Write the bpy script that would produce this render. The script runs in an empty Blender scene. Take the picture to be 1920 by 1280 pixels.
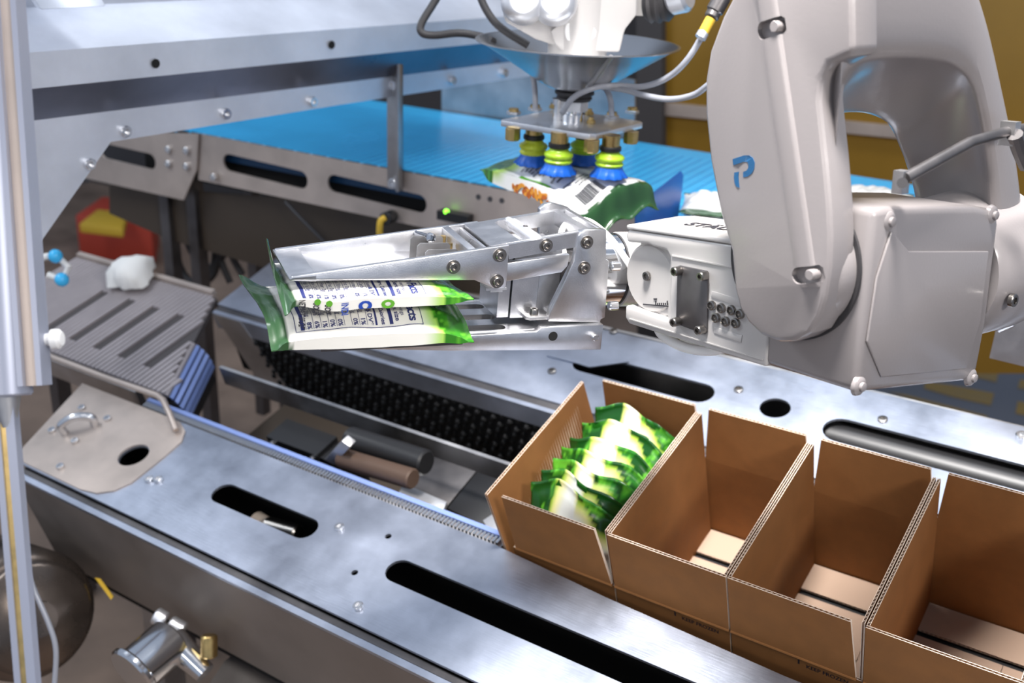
import bpy, bmesh, math, random
from mathutils import Vector, Matrix, noise
from mathutils.geometry import tessellate_polygon
PI = math.pi
rnd = random.Random(7)
sc = bpy.context.scene
COL = sc.collection
V = Vector
# ------------------------------------------------------------------ frames
# everything is modelled in the frame of the box conveyor (x along it, y across it, z off its deck);
# the conveyor is inclined, so TILT finally turns the whole plant until gravity points straight down.
CAM_R = Matrix(((0.8183, 0.5539, -0.1536), (0.2138, -0.5414, -0.8131), (-0.5335, 0.6325, -0.5615)))  # rows: right, down, ahead
CAM_P = V((0.6941, -0.9584, 1.1838))
FPX = 2000.0
def cdir(x, y, z):                      # direction given as right/down/ahead of the photographer
    return (CAM_R.transposed() @ V((x, y, z)))
def at(u, v, d):                        # point seen at (u, v) of the 1920x1280 photograph, d metres ahead
    return CAM_P + cdir((u - 960) / FPX, (v - 640) / FPX, 1.0) * d
def on(u, v, o, n):                     # point seen at (u, v) on the plane through o with normal n
    r = cdir((u - 960) / FPX, (v - 640) / FPX, 1.0)
    return CAM_P + r * ((o - CAM_P).dot(n) / r.dot(n))
def onz(u, v, z): return on(u, v, V((0, 0, z)), V((0, 0, 1)))
def ony(u, v, y): return on(u, v, V((0, y, 0)), V((0, 1, 0)))
GUP = -cdir(-0.040, 0.923, 0.382).normalized()          # true up, in conveyor coordinates
_gx = (V((1, 0, 0)) - GUP * GUP.x).normalized()
TILT = Matrix((_gx, GUP.cross(_gx), GUP)).to_4x4()      # conveyor coordinates -> world (z up)
FLOOR_P = V((0, 0, -0.125)) - GUP * 0.95

# ------------------------------------------------------------------ camera, world, lights
cam = bpy.data.objects.new('camera', bpy.data.cameras.new('camera'))
COL.objects.link(cam)
m3 = Matrix((cdir(1, 0, 0), cdir(0, -1, 0), cdir(0, 0, -1))).transposed()
cam.matrix_world = TILT @ (Matrix.Translation(CAM_P) @ m3.to_4x4())
cam.data.sensor_width = 36
cam.data.lens = 36 * FPX / 1920
cam.data.clip_start = 0.05
cam.data.dof.use_dof = True
cam.data.dof.focus_distance = 1.38
cam.data.dof.aperture_fstop = 4.0
sc.camera = cam
sc.view_settings.view_transform = 'Standard'
sc.view_settings.look = 'None'
sc.view_settings.gamma = 1
sc.view_settings.use_curve_mapping = False
sc.view_settings.exposure = 0.0
wd = bpy.data.worlds.new('World'); sc.world = wd; wd.use_nodes = True
wn = wd.node_tree.nodes; wl = wd.node_tree.links
bg = wn['Background']
bg.inputs[0].default_value = (0.56, 0.66, 0.85, 1); bg.inputs[1].default_value = 0.60
def area(name, loc, look, sx, sy, power, col, spread=180):
    l = bpy.data.lights.new(name, 'AREA'); l.shape = 'RECTANGLE'; l.size = sx; l.size_y = sy
    l.energy = power; l.color = col; l.spread = math.radians(spread)
    o = bpy.data.objects.new(name, l); COL.objects.link(o)
    o.location = TILT @ V(loc)
    d = (TILT @ V(look)) - o.location
    o.rotation_euler = d.to_track_quat('-Z', 'Y').to_euler()
    return o
area('lamp_key', (2.7, -0.7, 2.2), (0.15, 0.2, 0), 0.9, 0.4, 62, (1.0, 0.96, 0.92))
area('lamp_over', (0.22, 0.22, 2.7), (0.22, 0.17, 0), 0.7, 0.4, 24, (1.0, 0.97, 0.95), 50)
area('lamp_back', (-0.2, 2.2, 2.6), (-0.3, 0.8, 0), 2.4, 0.5, 42, (0.93, 0.96, 1.0))
area('lamp_left', (-2.2, -0.3, 2.2), (-0.6, 0.3, 0), 1.6, 0.4, 30, (0.88, 0.94, 1.0))
area('lamp_front', (0.3, -2.6, 2.2), (0.2, 0.2, 0), 2.0, 0.4, 14, (1.0, 0.95, 0.9))

# ------------------------------------------------------------------ materials
MATS = {}
def mat(name, col, rough=0.5, metal=0.0, bump=0.0, bscale=60, vary=0.0, vscale=8, stretch=None, coat=0.0, trans=0.0, attr=None, emit=0.0, spec=None, alpha=None):
    m = bpy.data.materials.new(name); m.use_nodes = True
    nt = m.node_tree; b = nt.nodes['Principled BSDF']
    b.inputs['Base Color'].default_value = (*col, 1)
    b.inputs['Roughness'].default_value = rough
    b.inputs['Metallic'].default_value = metal
    if coat: b.inputs['Coat Weight'].default_value = coat; b.inputs['Coat Roughness'].default_value = 0.12
    if trans: b.inputs['Transmission Weight'].default_value = trans
    if spec is not None: b.inputs['Specular IOR Level'].default_value = spec
    if emit:
        b.inputs['Emission Color'].default_value = (*col, 1); b.inputs['Emission Strength'].default_value = emit
    tc = nt.nodes.new('ShaderNodeTexCoord')
    mp = nt.nodes.new('ShaderNodeMapping'); nt.links.new(tc.outputs['Object'], mp.inputs[0])
    if stretch: mp.inputs['Scale'].default_value = stretch
    src = None
    if attr:
        a = nt.nodes.new('ShaderNodeAttribute'); a.attribute_name = attr; src = a.outputs['Color']
        nt.links.new(src, b.inputs['Base Color'])
    if vary:
        nz = nt.nodes.new('ShaderNodeTexNoise'); nz.inputs['Scale'].default_value = vscale
        nz.inputs['Detail'].default_value = 6; nz.inputs['Roughness'].default_value = 0.6
        nt.links.new(tc.outputs['Object'], nz.inputs['Vector'])
        mr = nt.nodes.new('ShaderNodeMapRange')
        mr.inputs[1].default_value = 0.3; mr.inputs[2].default_value = 0.7
        mr.inputs[3].default_value = 1 - vary; mr.inputs[4].default_value = 1 + vary * 0.6
        nt.links.new(nz.outputs['Fac'], mr.inputs[0])
        mx = nt.nodes.new('ShaderNodeMix'); mx.data_type = 'RGBA'; mx.blend_type = 'MULTIPLY'
        mx.inputs['Factor'].default_value = 1
        if src: nt.links.new(src, mx.inputs['A'])
        else: mx.inputs['A'].default_value = (*col, 1)
        nt.links.new(mr.outputs[0], mx.inputs['B'])
        nt.links.new(mx.outputs['Result'], b.inputs['Base Color'])
        mr2 = nt.nodes.new('ShaderNodeMapRange')
        mr2.inputs[1].default_value = 0.25; mr2.inputs[2].default_value = 0.75
        mr2.inputs[3].default_value = rough * (1 - vary); mr2.inputs[4].default_value = min(1, rough * (1 + vary))
        nt.links.new(nz.outputs['Fac'], mr2.inputs[0]); nt.links.new(mr2.outputs[0], b.inputs['Roughness'])
    if bump:
        n2 = nt.nodes.new('ShaderNodeTexNoise'); n2.inputs['Scale'].default_value = bscale; n2.inputs['Detail'].default_value = 4
        nt.links.new(mp.outputs[0], n2.inputs['Vector'])
        bp = nt.nodes.new('ShaderNodeBump'); bp.inputs['Strength'].default_value = bump; bp.inputs['Distance'].default_value = 0.002
        nt.links.new(n2.outputs['Fac'], bp.inputs['Height']); nt.links.new(bp.outputs[0], b.inputs['Normal'])
    MATS[name] = m
    return m
mat('steel', (0.43, 0.465, 0.55), 0.38, 0.85, bump=0.12, bscale=30, vary=0.35, vscale=4.5, stretch=(1, 12, 12))
mat('steel_dull', (0.50, 0.49, 0.49), 0.42, 1.0, bump=0.15, bscale=40, vary=0.3, vscale=7)
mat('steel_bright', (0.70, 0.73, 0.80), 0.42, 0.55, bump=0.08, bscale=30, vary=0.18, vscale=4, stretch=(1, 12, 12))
mat('skirt_brown', (0.055, 0.040, 0.028), 0.5)
mat('pole_grey', (0.36, 0.38, 0.46), 0.4, 0.3)
mat('beam_grey', (0.24, 0.205, 0.18), 0.5, 0.4, vary=0.2, vscale=6)
mat('steel_warm', (0.56, 0.47, 0.41), 0.45, 0.55, bump=0.1, bscale=40, vary=0.2, vscale=6)
mat('steel_dark', (0.16, 0.15, 0.15), 0.45, 0.9, vary=0.3, vscale=9)
mat('chrome', (0.72, 0.73, 0.75), 0.14, 1.0)
mat('steel_spun', (0.52, 0.52, 0.53), 0.24, 1.0, bump=0.05, bscale=60)
mat('alu', (0.72, 0.72, 0.74), 0.30, 1.0, bump=0.10, bscale=90, vary=0.12, vscale=30, stretch=(1, 8, 8))
mat('alu_soft', (0.80, 0.80, 0.82), 0.38, 0.9, vary=0.08, vscale=20)
mat('bolt', (0.30, 0.28, 0.26), 0.28, 1.0)
mat('bolt_bright', (0.75, 0.75, 0.76), 0.25, 1.0)
mat('brass', (0.62, 0.44, 0.18), 0.32, 1.0, vary=0.2, vscale=60)
mat('chain_black', (0.006, 0.006, 0.0065), 0.65, spec=0.25)
mat('black', (0.008, 0.008, 0.009), 0.6)
mat('pit', (0.004, 0.004, 0.004), 0.9)
mat('black_plastic', (0.012, 0.012, 0.013), 0.42)
mat('white_shaded', (0.245, 0.222, 0.218), 0.30, 0.0, bump=0.06, bscale=240, coat=0.3)  # robot white darkened: shade on column, fork and housing put into the colour
mat('white_bright', (0.46, 0.44, 0.425), 0.35, 0.0, coat=0.3)  # same robot white, lighter copy for the lit forearm; delta head too
mat('white_cable', (0.85, 0.84, 0.82), 0.4)
mat('flap_board_lit', (0.38, 0.27, 0.20), 0.85, spec=0.2)  # cardboard made paler: overhead light on the box floors put into the colour
mat('under_sheet_shaded', (0.20, 0.21, 0.26), 0.32, 0.85, vary=0.2, vscale=6)  # hood steel darkened: shade and dark reflection of the underside put into the colour
mat('cardboard', (0.250, 0.106, 0.034), 0.85, bump=0.06, bscale=500, vary=0.10, vscale=25, spec=0.2)
mat('liner_edge', (0.80, 0.64, 0.50), 0.9)
mat('print_black', (0.015, 0.014, 0.02), 0.6)
mat('print_navy', (0.012, 0.02, 0.12), 0.5)
mat('print_blue', (0.01, 0.05, 0.32), 0.5)
mat('print_green', (0.10, 0.33, 0.02), 0.5)
mat('print_orange', (0.62, 0.26, 0.03), 0.5)
mat('print_rust', (0.40, 0.10, 0.015), 0.5)
mat('logo_blue', (0.012, 0.085, 0.20), 0.45)
mat('film', (0.8, 0.8, 0.8), 0.24, attr='Col', bump=0.10, bscale=60, coat=0.25)
mat('belt_blue', (0.055, 0.50, 0.90), 0.26, vary=0.10, vscale=4)
mat('blue_plastic', (0.01, 0.10, 0.42), 0.4)
mat('return_blue', (0.006, 0.05, 0.13), 0.5)
mat('belt_grey', (0.36, 0.32, 0.325), 0.55, vary=0.12, vscale=12)
mat('belt_slot', (0.07, 0.06, 0.06), 0.7)
mat('link_blue', (0.25, 0.34, 0.66), 0.35, 0.3)
mat('cup_green', (0.38, 0.62, 0.02), 0.4, coat=0.2)
mat('cup_lime', (0.55, 0.62, 0.03), 0.4, coat=0.2)
mat('cup_blue', (0.005, 0.10, 0.50), 0.4)
mat('hose', (0.33, 0.34, 0.38), 0.35, coat=0.3)
mat('rubber', (0.035, 0.033, 0.035), 0.55)
mat('yellow', (0.75, 0.47, 0.04), 0.5)
mat('red', (0.55, 0.06, 0.03), 0.5)
mat('cloth_white', (0.82, 0.80, 0.76), 0.9)
mat('led_green', (0.25, 1.0, 0.05), 0.3, emit=2.5)
mat('floor_concrete', (0.27, 0.19, 0.14), 0.6, vary=0.35, vscale=3)
mat('floor_grey', (0.12, 0.125, 0.145), 0.6, vary=0.15, vscale=3)
mat('floor_paint', (0.30, 0.175, 0.018), 0.6, vary=0.2, vscale=6)
mat('ochre', (0.27, 0.145, 0.012), 0.45, vary=0.2, vscale=1.2)
mat('dark_wall', (0.05, 0.045, 0.045), 0.7)
mat('copper_tone', (0.085, 0.052, 0.036), 0.5, 0.2)
mat('drum', (0.15, 0.12, 0.10), 0.30, 0.8, vary=0.3, vscale=6)

# ------------------------------------------------------------------ mesh helpers
def bm_new(): return bmesh.new()
def obj(name, bm, m, parent=None, smooth=35, loc=None):
    """one mesh object; bm holds conveyor coordinates; the origin goes to the parent's base (or loc)"""
    me = bpy.data.meshes.new(name)
    bmesh.ops.recalc_face_normals(bm, faces=bm.faces)
    base = V(parent['base']) if parent is not None else (V(loc) if loc is not None else V((0, 0, 0)))
    for v in bm.verts: v.co -= base
    bm.to_mesh(me); bm.free()
    if smooth:
        me.shade_smooth(); me.set_sharp_from_angle(angle=math.radians(smooth))
    for x in (m if isinstance(m, (list, tuple)) else [m]): me.materials.append(MATS[x])
    o = bpy.data.objects.new(name, me); COL.objects.link(o)
    if parent is not None:
        o.parent = parent
        o['base'] = base
    else: o.location = base; o['base'] = base
    return o
def tag(o, label=None, cat=None, group=None, kind=None):
    if label: o['label'] = label
    if cat: o['category'] = cat
    if group: o['group'] = group
    if kind: o['kind'] = kind
    return o
def thing(name, base, label, cat, group=None):
    o = bpy.data.objects.new(name, None); COL.objects.link(o); o.empty_display_size = 0.03
    o.location = base; o['base'] = V(base)
    return tag(o, label, cat, group)
def copy_tree(o, parent=None):
    c = o.copy(); COL.objects.link(c)
    if parent is not None: c.parent = parent
    for ch in list(o.children): copy_tree(ch, c)
    return c
def hexa(bm, p, mi=0):
    """eight corners: bottom loop then top loop"""
    v = [bm.verts.new(q) for q in p]
    fs = []
    for f in ((0, 3, 2, 1), (4, 5, 6, 7), (0, 1, 5, 4), (1, 2, 6, 5), (2, 3, 7, 6), (3, 0, 4, 7)):
        fc = bm.faces.new([v[i] for i in f]); fc.material_index = mi; fs.append(fc)
    return v, fs
def box(bm, lo, hi, mi=0, bev=0):
    x0, y0, z0 = lo; x1, y1, z1 = hi
    v, fs = hexa(bm, [V(q) for q in ((x0, y0, z0), (x1, y0, z0), (x1, y1, z0), (x0, y1, z0), (x0, y0, z1), (x1, y0, z1), (x1, y1, z1), (x0, y1, z1))], mi)
    if bev: bevel(bm, fs, bev)
def fbox(bm, fr, lo, hi, mi=0, bev=0):
    """box in a frame fr = (origin, ex, ey, ez)"""
    o, ex, ey, ez = fr
    x0, y0, z0 = lo; x1, y1, z1 = hi
    v, fs = hexa(bm, [o + ex * a + ey * b + ez * c for a, b, c in ((x0, y0, z0), (x1, y0, z0), (x1, y1, z0), (x0, y1, z0), (x0, y0, z1), (x1, y0, z1), (x1, y1, z1), (x0, y1, z1))], mi)
    if bev: bevel(bm, fs, bev)
def bevel(bm, fs, w, seg=2, ang=25):
    es = set()
    for f in fs:
        for e in f.edges:
            if len(e.link_faces) == 2 and e.calc_face_angle(0) > math.radians(ang): es.add(e)
    bmesh.ops.bevel(bm, geom=list(es), offset=w, offset_type='OFFSET', segments=seg, profile=0.5, affect='EDGES', clamp_overlap=True)
def prism(bm, pts, vec, bev=0, mi=0, seg=2):
    """extrude a planar polygon by vec"""
    pts = [V(p) for p in pts]
    a = [bm.verts.new(p) for p in pts]; b = [bm.verts.new(p + vec) for p in pts]
    n = len(pts); fs = [bm.faces.new(a), bm.faces.new(b[::-1])]
    for i in range(n):
        j = (i + 1) % n
        fs.append(bm.faces.new((a[j], a[i], b[i], b[j])))
    for f in fs: f.material_index = mi
    bmesh.ops.recalc_face_normals(bm, faces=fs)
    if bev: bevel(bm, fs, bev, seg)
    return fs
def holed(bm, loops, fr, thick, mi=0, mi_wall=None):
    """plate: 2D loops (outer first, then holes) in frame fr (o, ex, ey, ez), top at ez*0, thickness downward"""
    o, ex, ey, ez = fr
    flat = [p for l in loops for p in l]
    tris = tessellate_polygon([[V((p[0], p[1], 0)) for p in l] for l in loops])
    top = [bm.verts.new(o + ex * p[0] + ey * p[1]) for p in flat]
    bot = [bm.verts.new(o + ex * p[0] + ey * p[1] - ez * thick) for p in flat]
    for t in tris:
        try:
            f = bm.faces.new([top[i] for i in t]); f.material_index = mi
            f = bm.faces.new([bot[i] for i in t[::-1]]); f.material_index = mi
        except ValueError: pass
    k = 0
    for l in loops:
        n = len(l)
        for i in range(n):
            j = (i + 1) % n
            f = bm.faces.new((top[k + i], top[k + j], bot[k + j], bot[k + i]))
            f.material_index = mi if mi_wall is None else mi_wall
        k += n
def capsule(x0, x1, y, r, n=10):
    """slot outline with its long axis on x; x0, x1 are the extreme ends"""
    p = []
    for i in range(n + 1):
        a = -PI / 2 + PI * i / n; p.append((x1 - r + r * math.cos(a), y + r * math.sin(a)))
    for i in range(n + 1):
        a = PI / 2 + PI * i / n; p.append((x0 + r + r * math.cos(a), y + r * math.sin(a)))
    return p
def circle(x, y, r, n=20): return [(x + r * math.cos(2 * PI * i / n), y + r * math.sin(2 * PI * i / n)) for i in range(n)]
def perp(a):
    a = V(a).normalized(); t = V((0, 0, 1)) if abs(a.z) < 0.9 else V((1, 0, 0))
    x = a.cross(t).normalized(); return x, a.cross(x)
def lathe(bm, o, axis, prof, n=24, mi=0, wob=None, x=None):
    """prof: list of (distance along axis, radius)"""
    axis = V(axis).normalized(); o = V(o)
    if x is None: x, y = perp(axis)
    else: y = axis.cross(x)
    rings = []
    for k, (h, r) in enumerate(prof):
        if r < 1e-6: rings.append([bm.verts.new(o + axis * h)]); continue
        rr = []
        for i in range(n):
            a = 2 * PI * i / n
            q = r if wob is None else wob(k, a, r)
            rr.append(bm.verts.new(o + axis * h + x * (q * math.cos(a)) + y * (q * math.sin(a))))
        rings.append(rr)
    for a, b in zip(rings, rings[1:]):
        for i in range(n):
            j = (i + 1) % n
            if len(a) == 1 and len(b) == 1: continue
            if len(a) == 1: f = bm.faces.new((a[0], b[i], b[j]))
            elif len(b) == 1: f = bm.faces.new((a[i], a[j], b[0]))
            else: f = bm.faces.new((a[i], a[j], b[j], b[i]))
            f.material_index = mi
def cyl(bm, p0, p1, r0, r1=None, n=20, mi=0, bev=0):
    p0 = V(p0); p1 = V(p1); r1 = r0 if r1 is None else r1; L = (p1 - p0).length
    b = min(bev, L * 0.4, r0 * 0.6, max(r1, 1e-4) * 0.6) if bev else 0
    pr = [(0, 0), (0, r0 - b)] + ([(b, r0), (L - b, r1)] if b else []) + [(L, r1 - b), (L, 0)]
    if not b: pr = [(0, 0), (0, r0), (L, r1), (L, 0)]
    lathe(bm, p0, p1 - p0, pr, n, mi)
def smooth_path(pts, per=8):
    pts = [V(p) for p in pts]
    if len(pts) < 3: return pts
    q = [pts[0] * 2 - pts[1]] + pts + [pts[-1] * 2 - pts[-2]]
    out = []
    for i in range(1, len(q) - 2):
        for k in range(per):
            t = k / per
            a, b, c, d = q[i - 1], q[i], q[i + 1], q[i + 2]
            out.append(0.5 * (2 * b + (c - a) * t + (2 * a - 5 * b + 4 * c - d) * t * t + (3 * b - a - 3 * c + d) * t ** 3))
    out.append(pts[-1]); return out
def tube(bm, pts, r, n=10, smooth=True, per=8, mi=0):
    pts = smooth_path(pts, per) if smooth else [V(p) for p in pts]
    x = None; rings = []
    for i, p in enumerate(pts):
        t = (pts[min(i + 1, len(pts) - 1)] - pts[max(i - 1, 0)]).normalized()
        if x is None: x = perp(t)[0]
        x = (x - t * x.dot(t)).normalized(); y = t.cross(x)
        rr = r(i / (len(pts) - 1)) if callable(r) else r
        rings.append([bm.verts.new(p + x * (rr * math.cos(2 * PI * k / n)) + y * (rr * math.sin(2 * PI * k / n))) for k in range(n)])
    for a, b in zip(rings, rings[1:]):
        for k in range(n):
            f = bm.faces.new((a[k], a[(k + 1) % n], b[(k + 1) % n], b[k])); f.material_index = mi
    bm.faces.new(rings[0][::-1]).material_index = mi; bm.faces.new(rings[-1]).material_index = mi
def sphere(bm, c, r, n=14, mi=0, sq=None):
    prof = [(-r * math.cos(PI * i / (n // 2)), r * math.sin(PI * i / (n // 2))) for i in range(n // 2 + 1)]
    lathe(bm, c, (0, 0, 1), prof, n, mi)
def hexnut(bm, c, ax, r, h, mi=0, n=6):
    ax = V(ax).normalized()
    lathe(bm, V(c), ax, [(0, 0), (0, r), (h * 0.85, r), (h, r * 0.9), (h, 0)], n, mi)
def bolt(parent, c, ax, r, h, m='bolt', name='bolt', socket=True, washer=False, hexa_=False):
    """socket-head cap screw standing on c along ax"""
    bm = bm_new(); ax = V(ax).normalized(); c = V(c)
    if washer: lathe(bm, c, ax, [(0, 0), (0, r * 1.45), (r * 0.2, r * 1.45), (r * 0.2, 0)], 20)
    if hexa_: hexnut(bm, c, ax, r, h)
    else:
        pr = [(0, r), (h * 0.85, r), (h, r * 0.88)]
        pr += [(h, r * 0.5), (h * 0.35, r * 0.48), (h * 0.35, 0)] if socket else [(h * 1.05, r * 0.5), (h * 1.08, 0)]
        lathe(bm, c, ax, pr, 18 if not socket else 18)
    return obj(name, bm, m, parent)
def text_mesh(body, size, bold=0.0, align='LEFT', space=1.0):
    cu = bpy.data.curves.new('t', 'FONT'); cu.body = body; cu.size = size; cu.align_x = align; cu.offset = bold
    cu.resolution_u = 3; cu.space_character = space
    o = bpy.data.objects.new('t', cu); COL.objects.link(o)
    dg = bpy.context.evaluated_depsgraph_get()
    me = bpy.data.meshes.new_from_object(o.evaluated_get(dg))
    vs = [v.co.copy() for v in me.vertices]; fs = [tuple(p.vertices) for p in me.polygons]
    bpy.data.objects.remove(o); bpy.data.curves.remove(cu); bpy.data.meshes.remove(me)
    return vs, fs
def add_text(bm, body, size, fn, bold=0.0, align='LEFT', space=1.0, mi=0, sub=None):
    """write flat lettering through fn(x, y) -> point"""
    vs, fs = text_mesh(body, size, bold, align, space)
    w = [bm.verts.new(fn(v.x, v.y)) for v in vs]
    for f in fs:
        try: bm.faces.new([w[i] for i in f]).material_index = mi
        except ValueError: pass
def add_rect(bm, x0, y0, x1, y1, fn, nx=1, ny=1, mi=0):
    g = [[bm.verts.new(fn(x0 + (x1 - x0) * i / nx, y0 + (y1 - y0) * j / ny)) for i in range(nx + 1)] for j in range(ny + 1)]
    for j in range(ny):
        for i in range(nx): bm.faces.new((g[j][i], g[j][i + 1], g[j + 1][i + 1], g[j + 1][i])).material_index = mi
# ================================================================== setting
UP = GUP
def gplane(o, pts_uv): return [on(u, v, o, UP) for u, v in pts_uv]
GX = (V((1, 0, 0)) - UP * UP.x).normalized(); GY = UP.cross(GX)
bm = bm_new(); fbox(bm, (FLOOR_P, GX, GY, UP), (-6, -4, -0.1), (6, 9, 0))
tag(obj('floor', bm, 'floor_concrete', smooth=0), kind='structure')
# grey painted walkway on the right with yellow hatch bars
bm = bm_new()
prism(bm, gplane(FLOOR_P + UP * 0.002, [(1500, 640), (2300, 620), (2300, 1010), (1850, 900), (1560, 770)]), UP * 0.002)
tag(obj('floor_walkway', bm, 'floor_grey', smooth=0), kind='structure')
hat = thing('floor_marking', FLOOR_P, 'yellow hatch bars painted on the grey floor behind the back deck plate', 'floor marking')
for q in ([(1838, 692), (1872, 697), (1868, 717), (1830, 707)], [(1735, 715), (1785, 722), (1864, 737), (1858, 760), (1790, 745), (1732, 728)],
          [(1665, 735), (1700, 740), (1852, 780), (1845, 788)], [(1912, 712), (1960, 716), (1958, 735), (1908, 728)], [(1908, 752), (1960, 760), (1958, 785), (1904, 775)],
          [(1905, 800), (1960, 812), (1960, 830), (1900, 815)]):
    bm = bm_new(); prism(bm, gplane(FLOOR_P + UP * 0.005, q), UP * 0.001); obj('painted_bar', bm, 'floor_paint', hat, smooth=0)

# ================================================================== box conveyor
ZD = -0.125                                              # deck height
DK = (V((0, 0, ZD)), V((1, 0, 0)), V((0, 1, 0)), V((0, 0, 1)))
fp = thing('front_deck', V((-0.3, -0.13, ZD - 0.5)), 'brushed steel deck plate with long slots in front of the cardboard boxes', 'conveyor frame')
bm = bm_new()
outer = [(-1.315, -0.25), (1.1, -0.25), (1.1, -0.003), (-1.17, 0.0), (-1.41, 0.0), (-1.43, -0.03)]
outer = [(-1.325, -0.25), (1.1, -0.25), (1.1, -0.036), (0.3, -0.034), (0.0, -0.021), (-0.236, -0.004), (-1.41, -0.003)]
holes = [capsule(-0.822, -0.553, -0.1225, 0.0255), capsule(-0.374, 1.05, -0.1265, 0.0250), circle(-1.068, -0.126, 0.032, 26),
         circle(-0.4206, -0.0706, 0.0062, 12), circle(-0.4189, -0.1646, 0.0062, 12)]
holed(bm, [outer] + holes, DK, 0.005)
obj('deck_plate', bm, 'steel', fp, smooth=0)
bm = bm_new(); box(bm, (-1.31, -0.262, ZD - 0.018), (1.1, -0.2505, ZD - 0.012)); obj('groove_strip', bm, 'steel_dark', fp, smooth=0)
bm = bm_new(); box(bm, (-1.30, -0.275, ZD - 0.020), (1.1, -0.263, ZD - 0.012), bev=0.001); obj('flange_lip', bm, 'steel', fp)
bm = bm_new(); box(bm, (-1.30, -0.275, ZD - 0.27), (1.1, -0.271, ZD - 0.021)); obj('side_beam', bm, 'beam_grey', fp, smooth=0)
bm = bm_new()
box(bm, (-1.30, -0.268, ZD - 0.30), (1.1, 0.004, ZD - 0.29)); box(bm, (-1.30, -0.040, ZD - 0.30), (1.1, -0.037, ZD - 0.006))
box(bm, (-1.30, -0.27, ZD - 0.29), (-1.295, -0.006, ZD - 0.02))
obj('slot_shade_sheet', bm, 'pit', fp, smooth=0)  # black sheets added under the slots to paint the shade inside
bm = bm_new(); cyl(bm, (-0.5, -0.19, ZD - 0.052), (1.1, -0.19, ZD - 0.052), 0.034, n=28); obj('drive_shaft', bm, 'black_plastic', fp)
for k, (x, y) in enumerate(((-0.517, -0.0942), (-0.361, -0.221), (-0.974, -0.163), (-0.955, -0.155))):
    bolt(fp, (x, y, ZD + 0.0004), (0, 0, 1), 0.009, 0.006, 'bolt_bright', 'deck_bolt')
# inspection cover bolted on the left end
bm = bm_new()
cov = [(-1.322, -0.247), (-1.09, -0.247)] + [(-1.075 + 0.075 * math.sin(a), -0.175 - 0.07 * math.cos(a)) for a in (0.4, 0.9, 1.4)] + \
      [(-1.0, -0.10)] + [(-1.08 + 0.08 * math.cos(a), -0.07 + 0.066 * math.sin(a)) for a in (0.3, 0.8, 1.3)] + [(-1.12, -0.005), (-1.405, -0.005)]
holed(bm, [cov, circle(-1.068, -0.126, 0.033, 26)], (V((0, 0, ZD + 0.0035)), DK[1], DK[2], DK[3]), 0.0035)
obj('cover_plate', bm, 'steel_warm', fp, smooth=0)
for u, v in ((154, 766), (202, 786), (98, 808), (141, 828), (114, 876)):
    p = onz(u, v, ZD + 0.0038); bolt(fp, p, (0, 0, 1), 0.008, 0.007, 'bolt_bright', 'cover_bolt')
h0, h1 = onz(122, 812, ZD + 0.003), onz(178, 797, ZD + 0.003)
bm = bm_new(); tube(bm, [h0, h0 + V((0, 0, 0.022)), (h0 + h1) / 2 + V((0, 0, 0.034)), h1 + V((0, 0, 0.022)), h1], 0.009, 12); obj('pull_handle', bm, 'bolt_bright', fp)
# toothed blue chain strip along the inner edge
bs = thing('chain_strip', V((-0.7, 0.01, ZD - 0.05)), 'blue and steel toothed chain strip along the inner edge of the front deck', 'conveyor chain')
bm = bm_new(); box(bm, (-1.20, 0.016, ZD - 0.03), (-0.225, 0.026, ZD + 0.002), bev=0.002); obj('guide_rail', bm, 'link_blue', bs)
bm = bm_new(); box(bm, (-1.20, 0.0, ZD - 0.03), (-0.225, 0.015, ZD - 0.006)); obj('strip_base', bm, 'steel_dull', bs)
pr = None
bm = bm_new()
for i in range(118):
    x = -1.195 + i * 0.0082
    box(bm, (x, 0.0005, ZD - 0.006), (x + 0.0042, 0.0145, ZD + 0.001))
tag(obj('chain_link', bm, 'bolt_bright', bs, smooth=0), kind='stuff')
# back deck
bp = thing('back_deck', V((0, 0.5, ZD - 0.5)), 'brushed steel deck plate with black slots behind the cardboard boxes', 'conveyor frame')
bm = bm_new()
holed(bm, [[(-1.352, 0.372), (1.3, 0.372), (1.3, 0.648), (-1.37, 0.62)], capsule(-0.385, -0.068, 0.510, 0.030), capsule(0.152, 1.2, 0.509, 0.033), circle(0.053, 0.5225, 0.029, 26)], DK, 0.005)
obj('deck_plate', bm, 'steel', bp, smooth=0)
bm = bm_new(); box(bm, (-1.345, 0.35, ZD - 0.012), (1.3, 0.3715, ZD - 0.004)); obj('groove_strip', bm, 'steel_dark', bp, smooth=0)
bm = bm_new(); box(bm, (-1.345, 0.374, ZD - 0.2), (1.3, 0.64, ZD - 0.19)); box(bm, (-1.345, 0.374, ZD - 0.19), (1.3, 0.376, ZD - 0.006)); obj('slot_shade_sheet', bm, 'pit', bp, smooth=0)  # black sheets below these slots stand in for their inner shade
bm = bm_new(); cyl(bm, (0.13, 0.535, ZD - 0.05), (1.2, 0.535, ZD - 0.05), 0.033, n=24); obj('drive_shaft', bm, 'black_plastic', bp)
bm = bm_new(); box(bm, (-1.37, 0.640, ZD - 0.2), (1.3, 0.648, ZD - 0.005)); obj('side_beam', bm, 'steel_dull', bp, smooth=0)
bm = bm_new(); box(bm, (-1.335, 0.338, ZD - 0.045), (1.3, 0.349, ZD + 0.001), bev=0.0012); obj('edge_rail', bm, 'steel', bp)
bm = bm_new(); prism(bm, [(-1.332, 0.337, ZD - 0.002), (-1.235, 0.337, ZD - 0.002), (-1.12, 0.337, ZD - 0.21), (-1.235, 0.337, ZD - 0.21)], V((0, 0.012, 0))); obj('end_plate', bm, 'steel_dull', bp, smooth=0)
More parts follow.
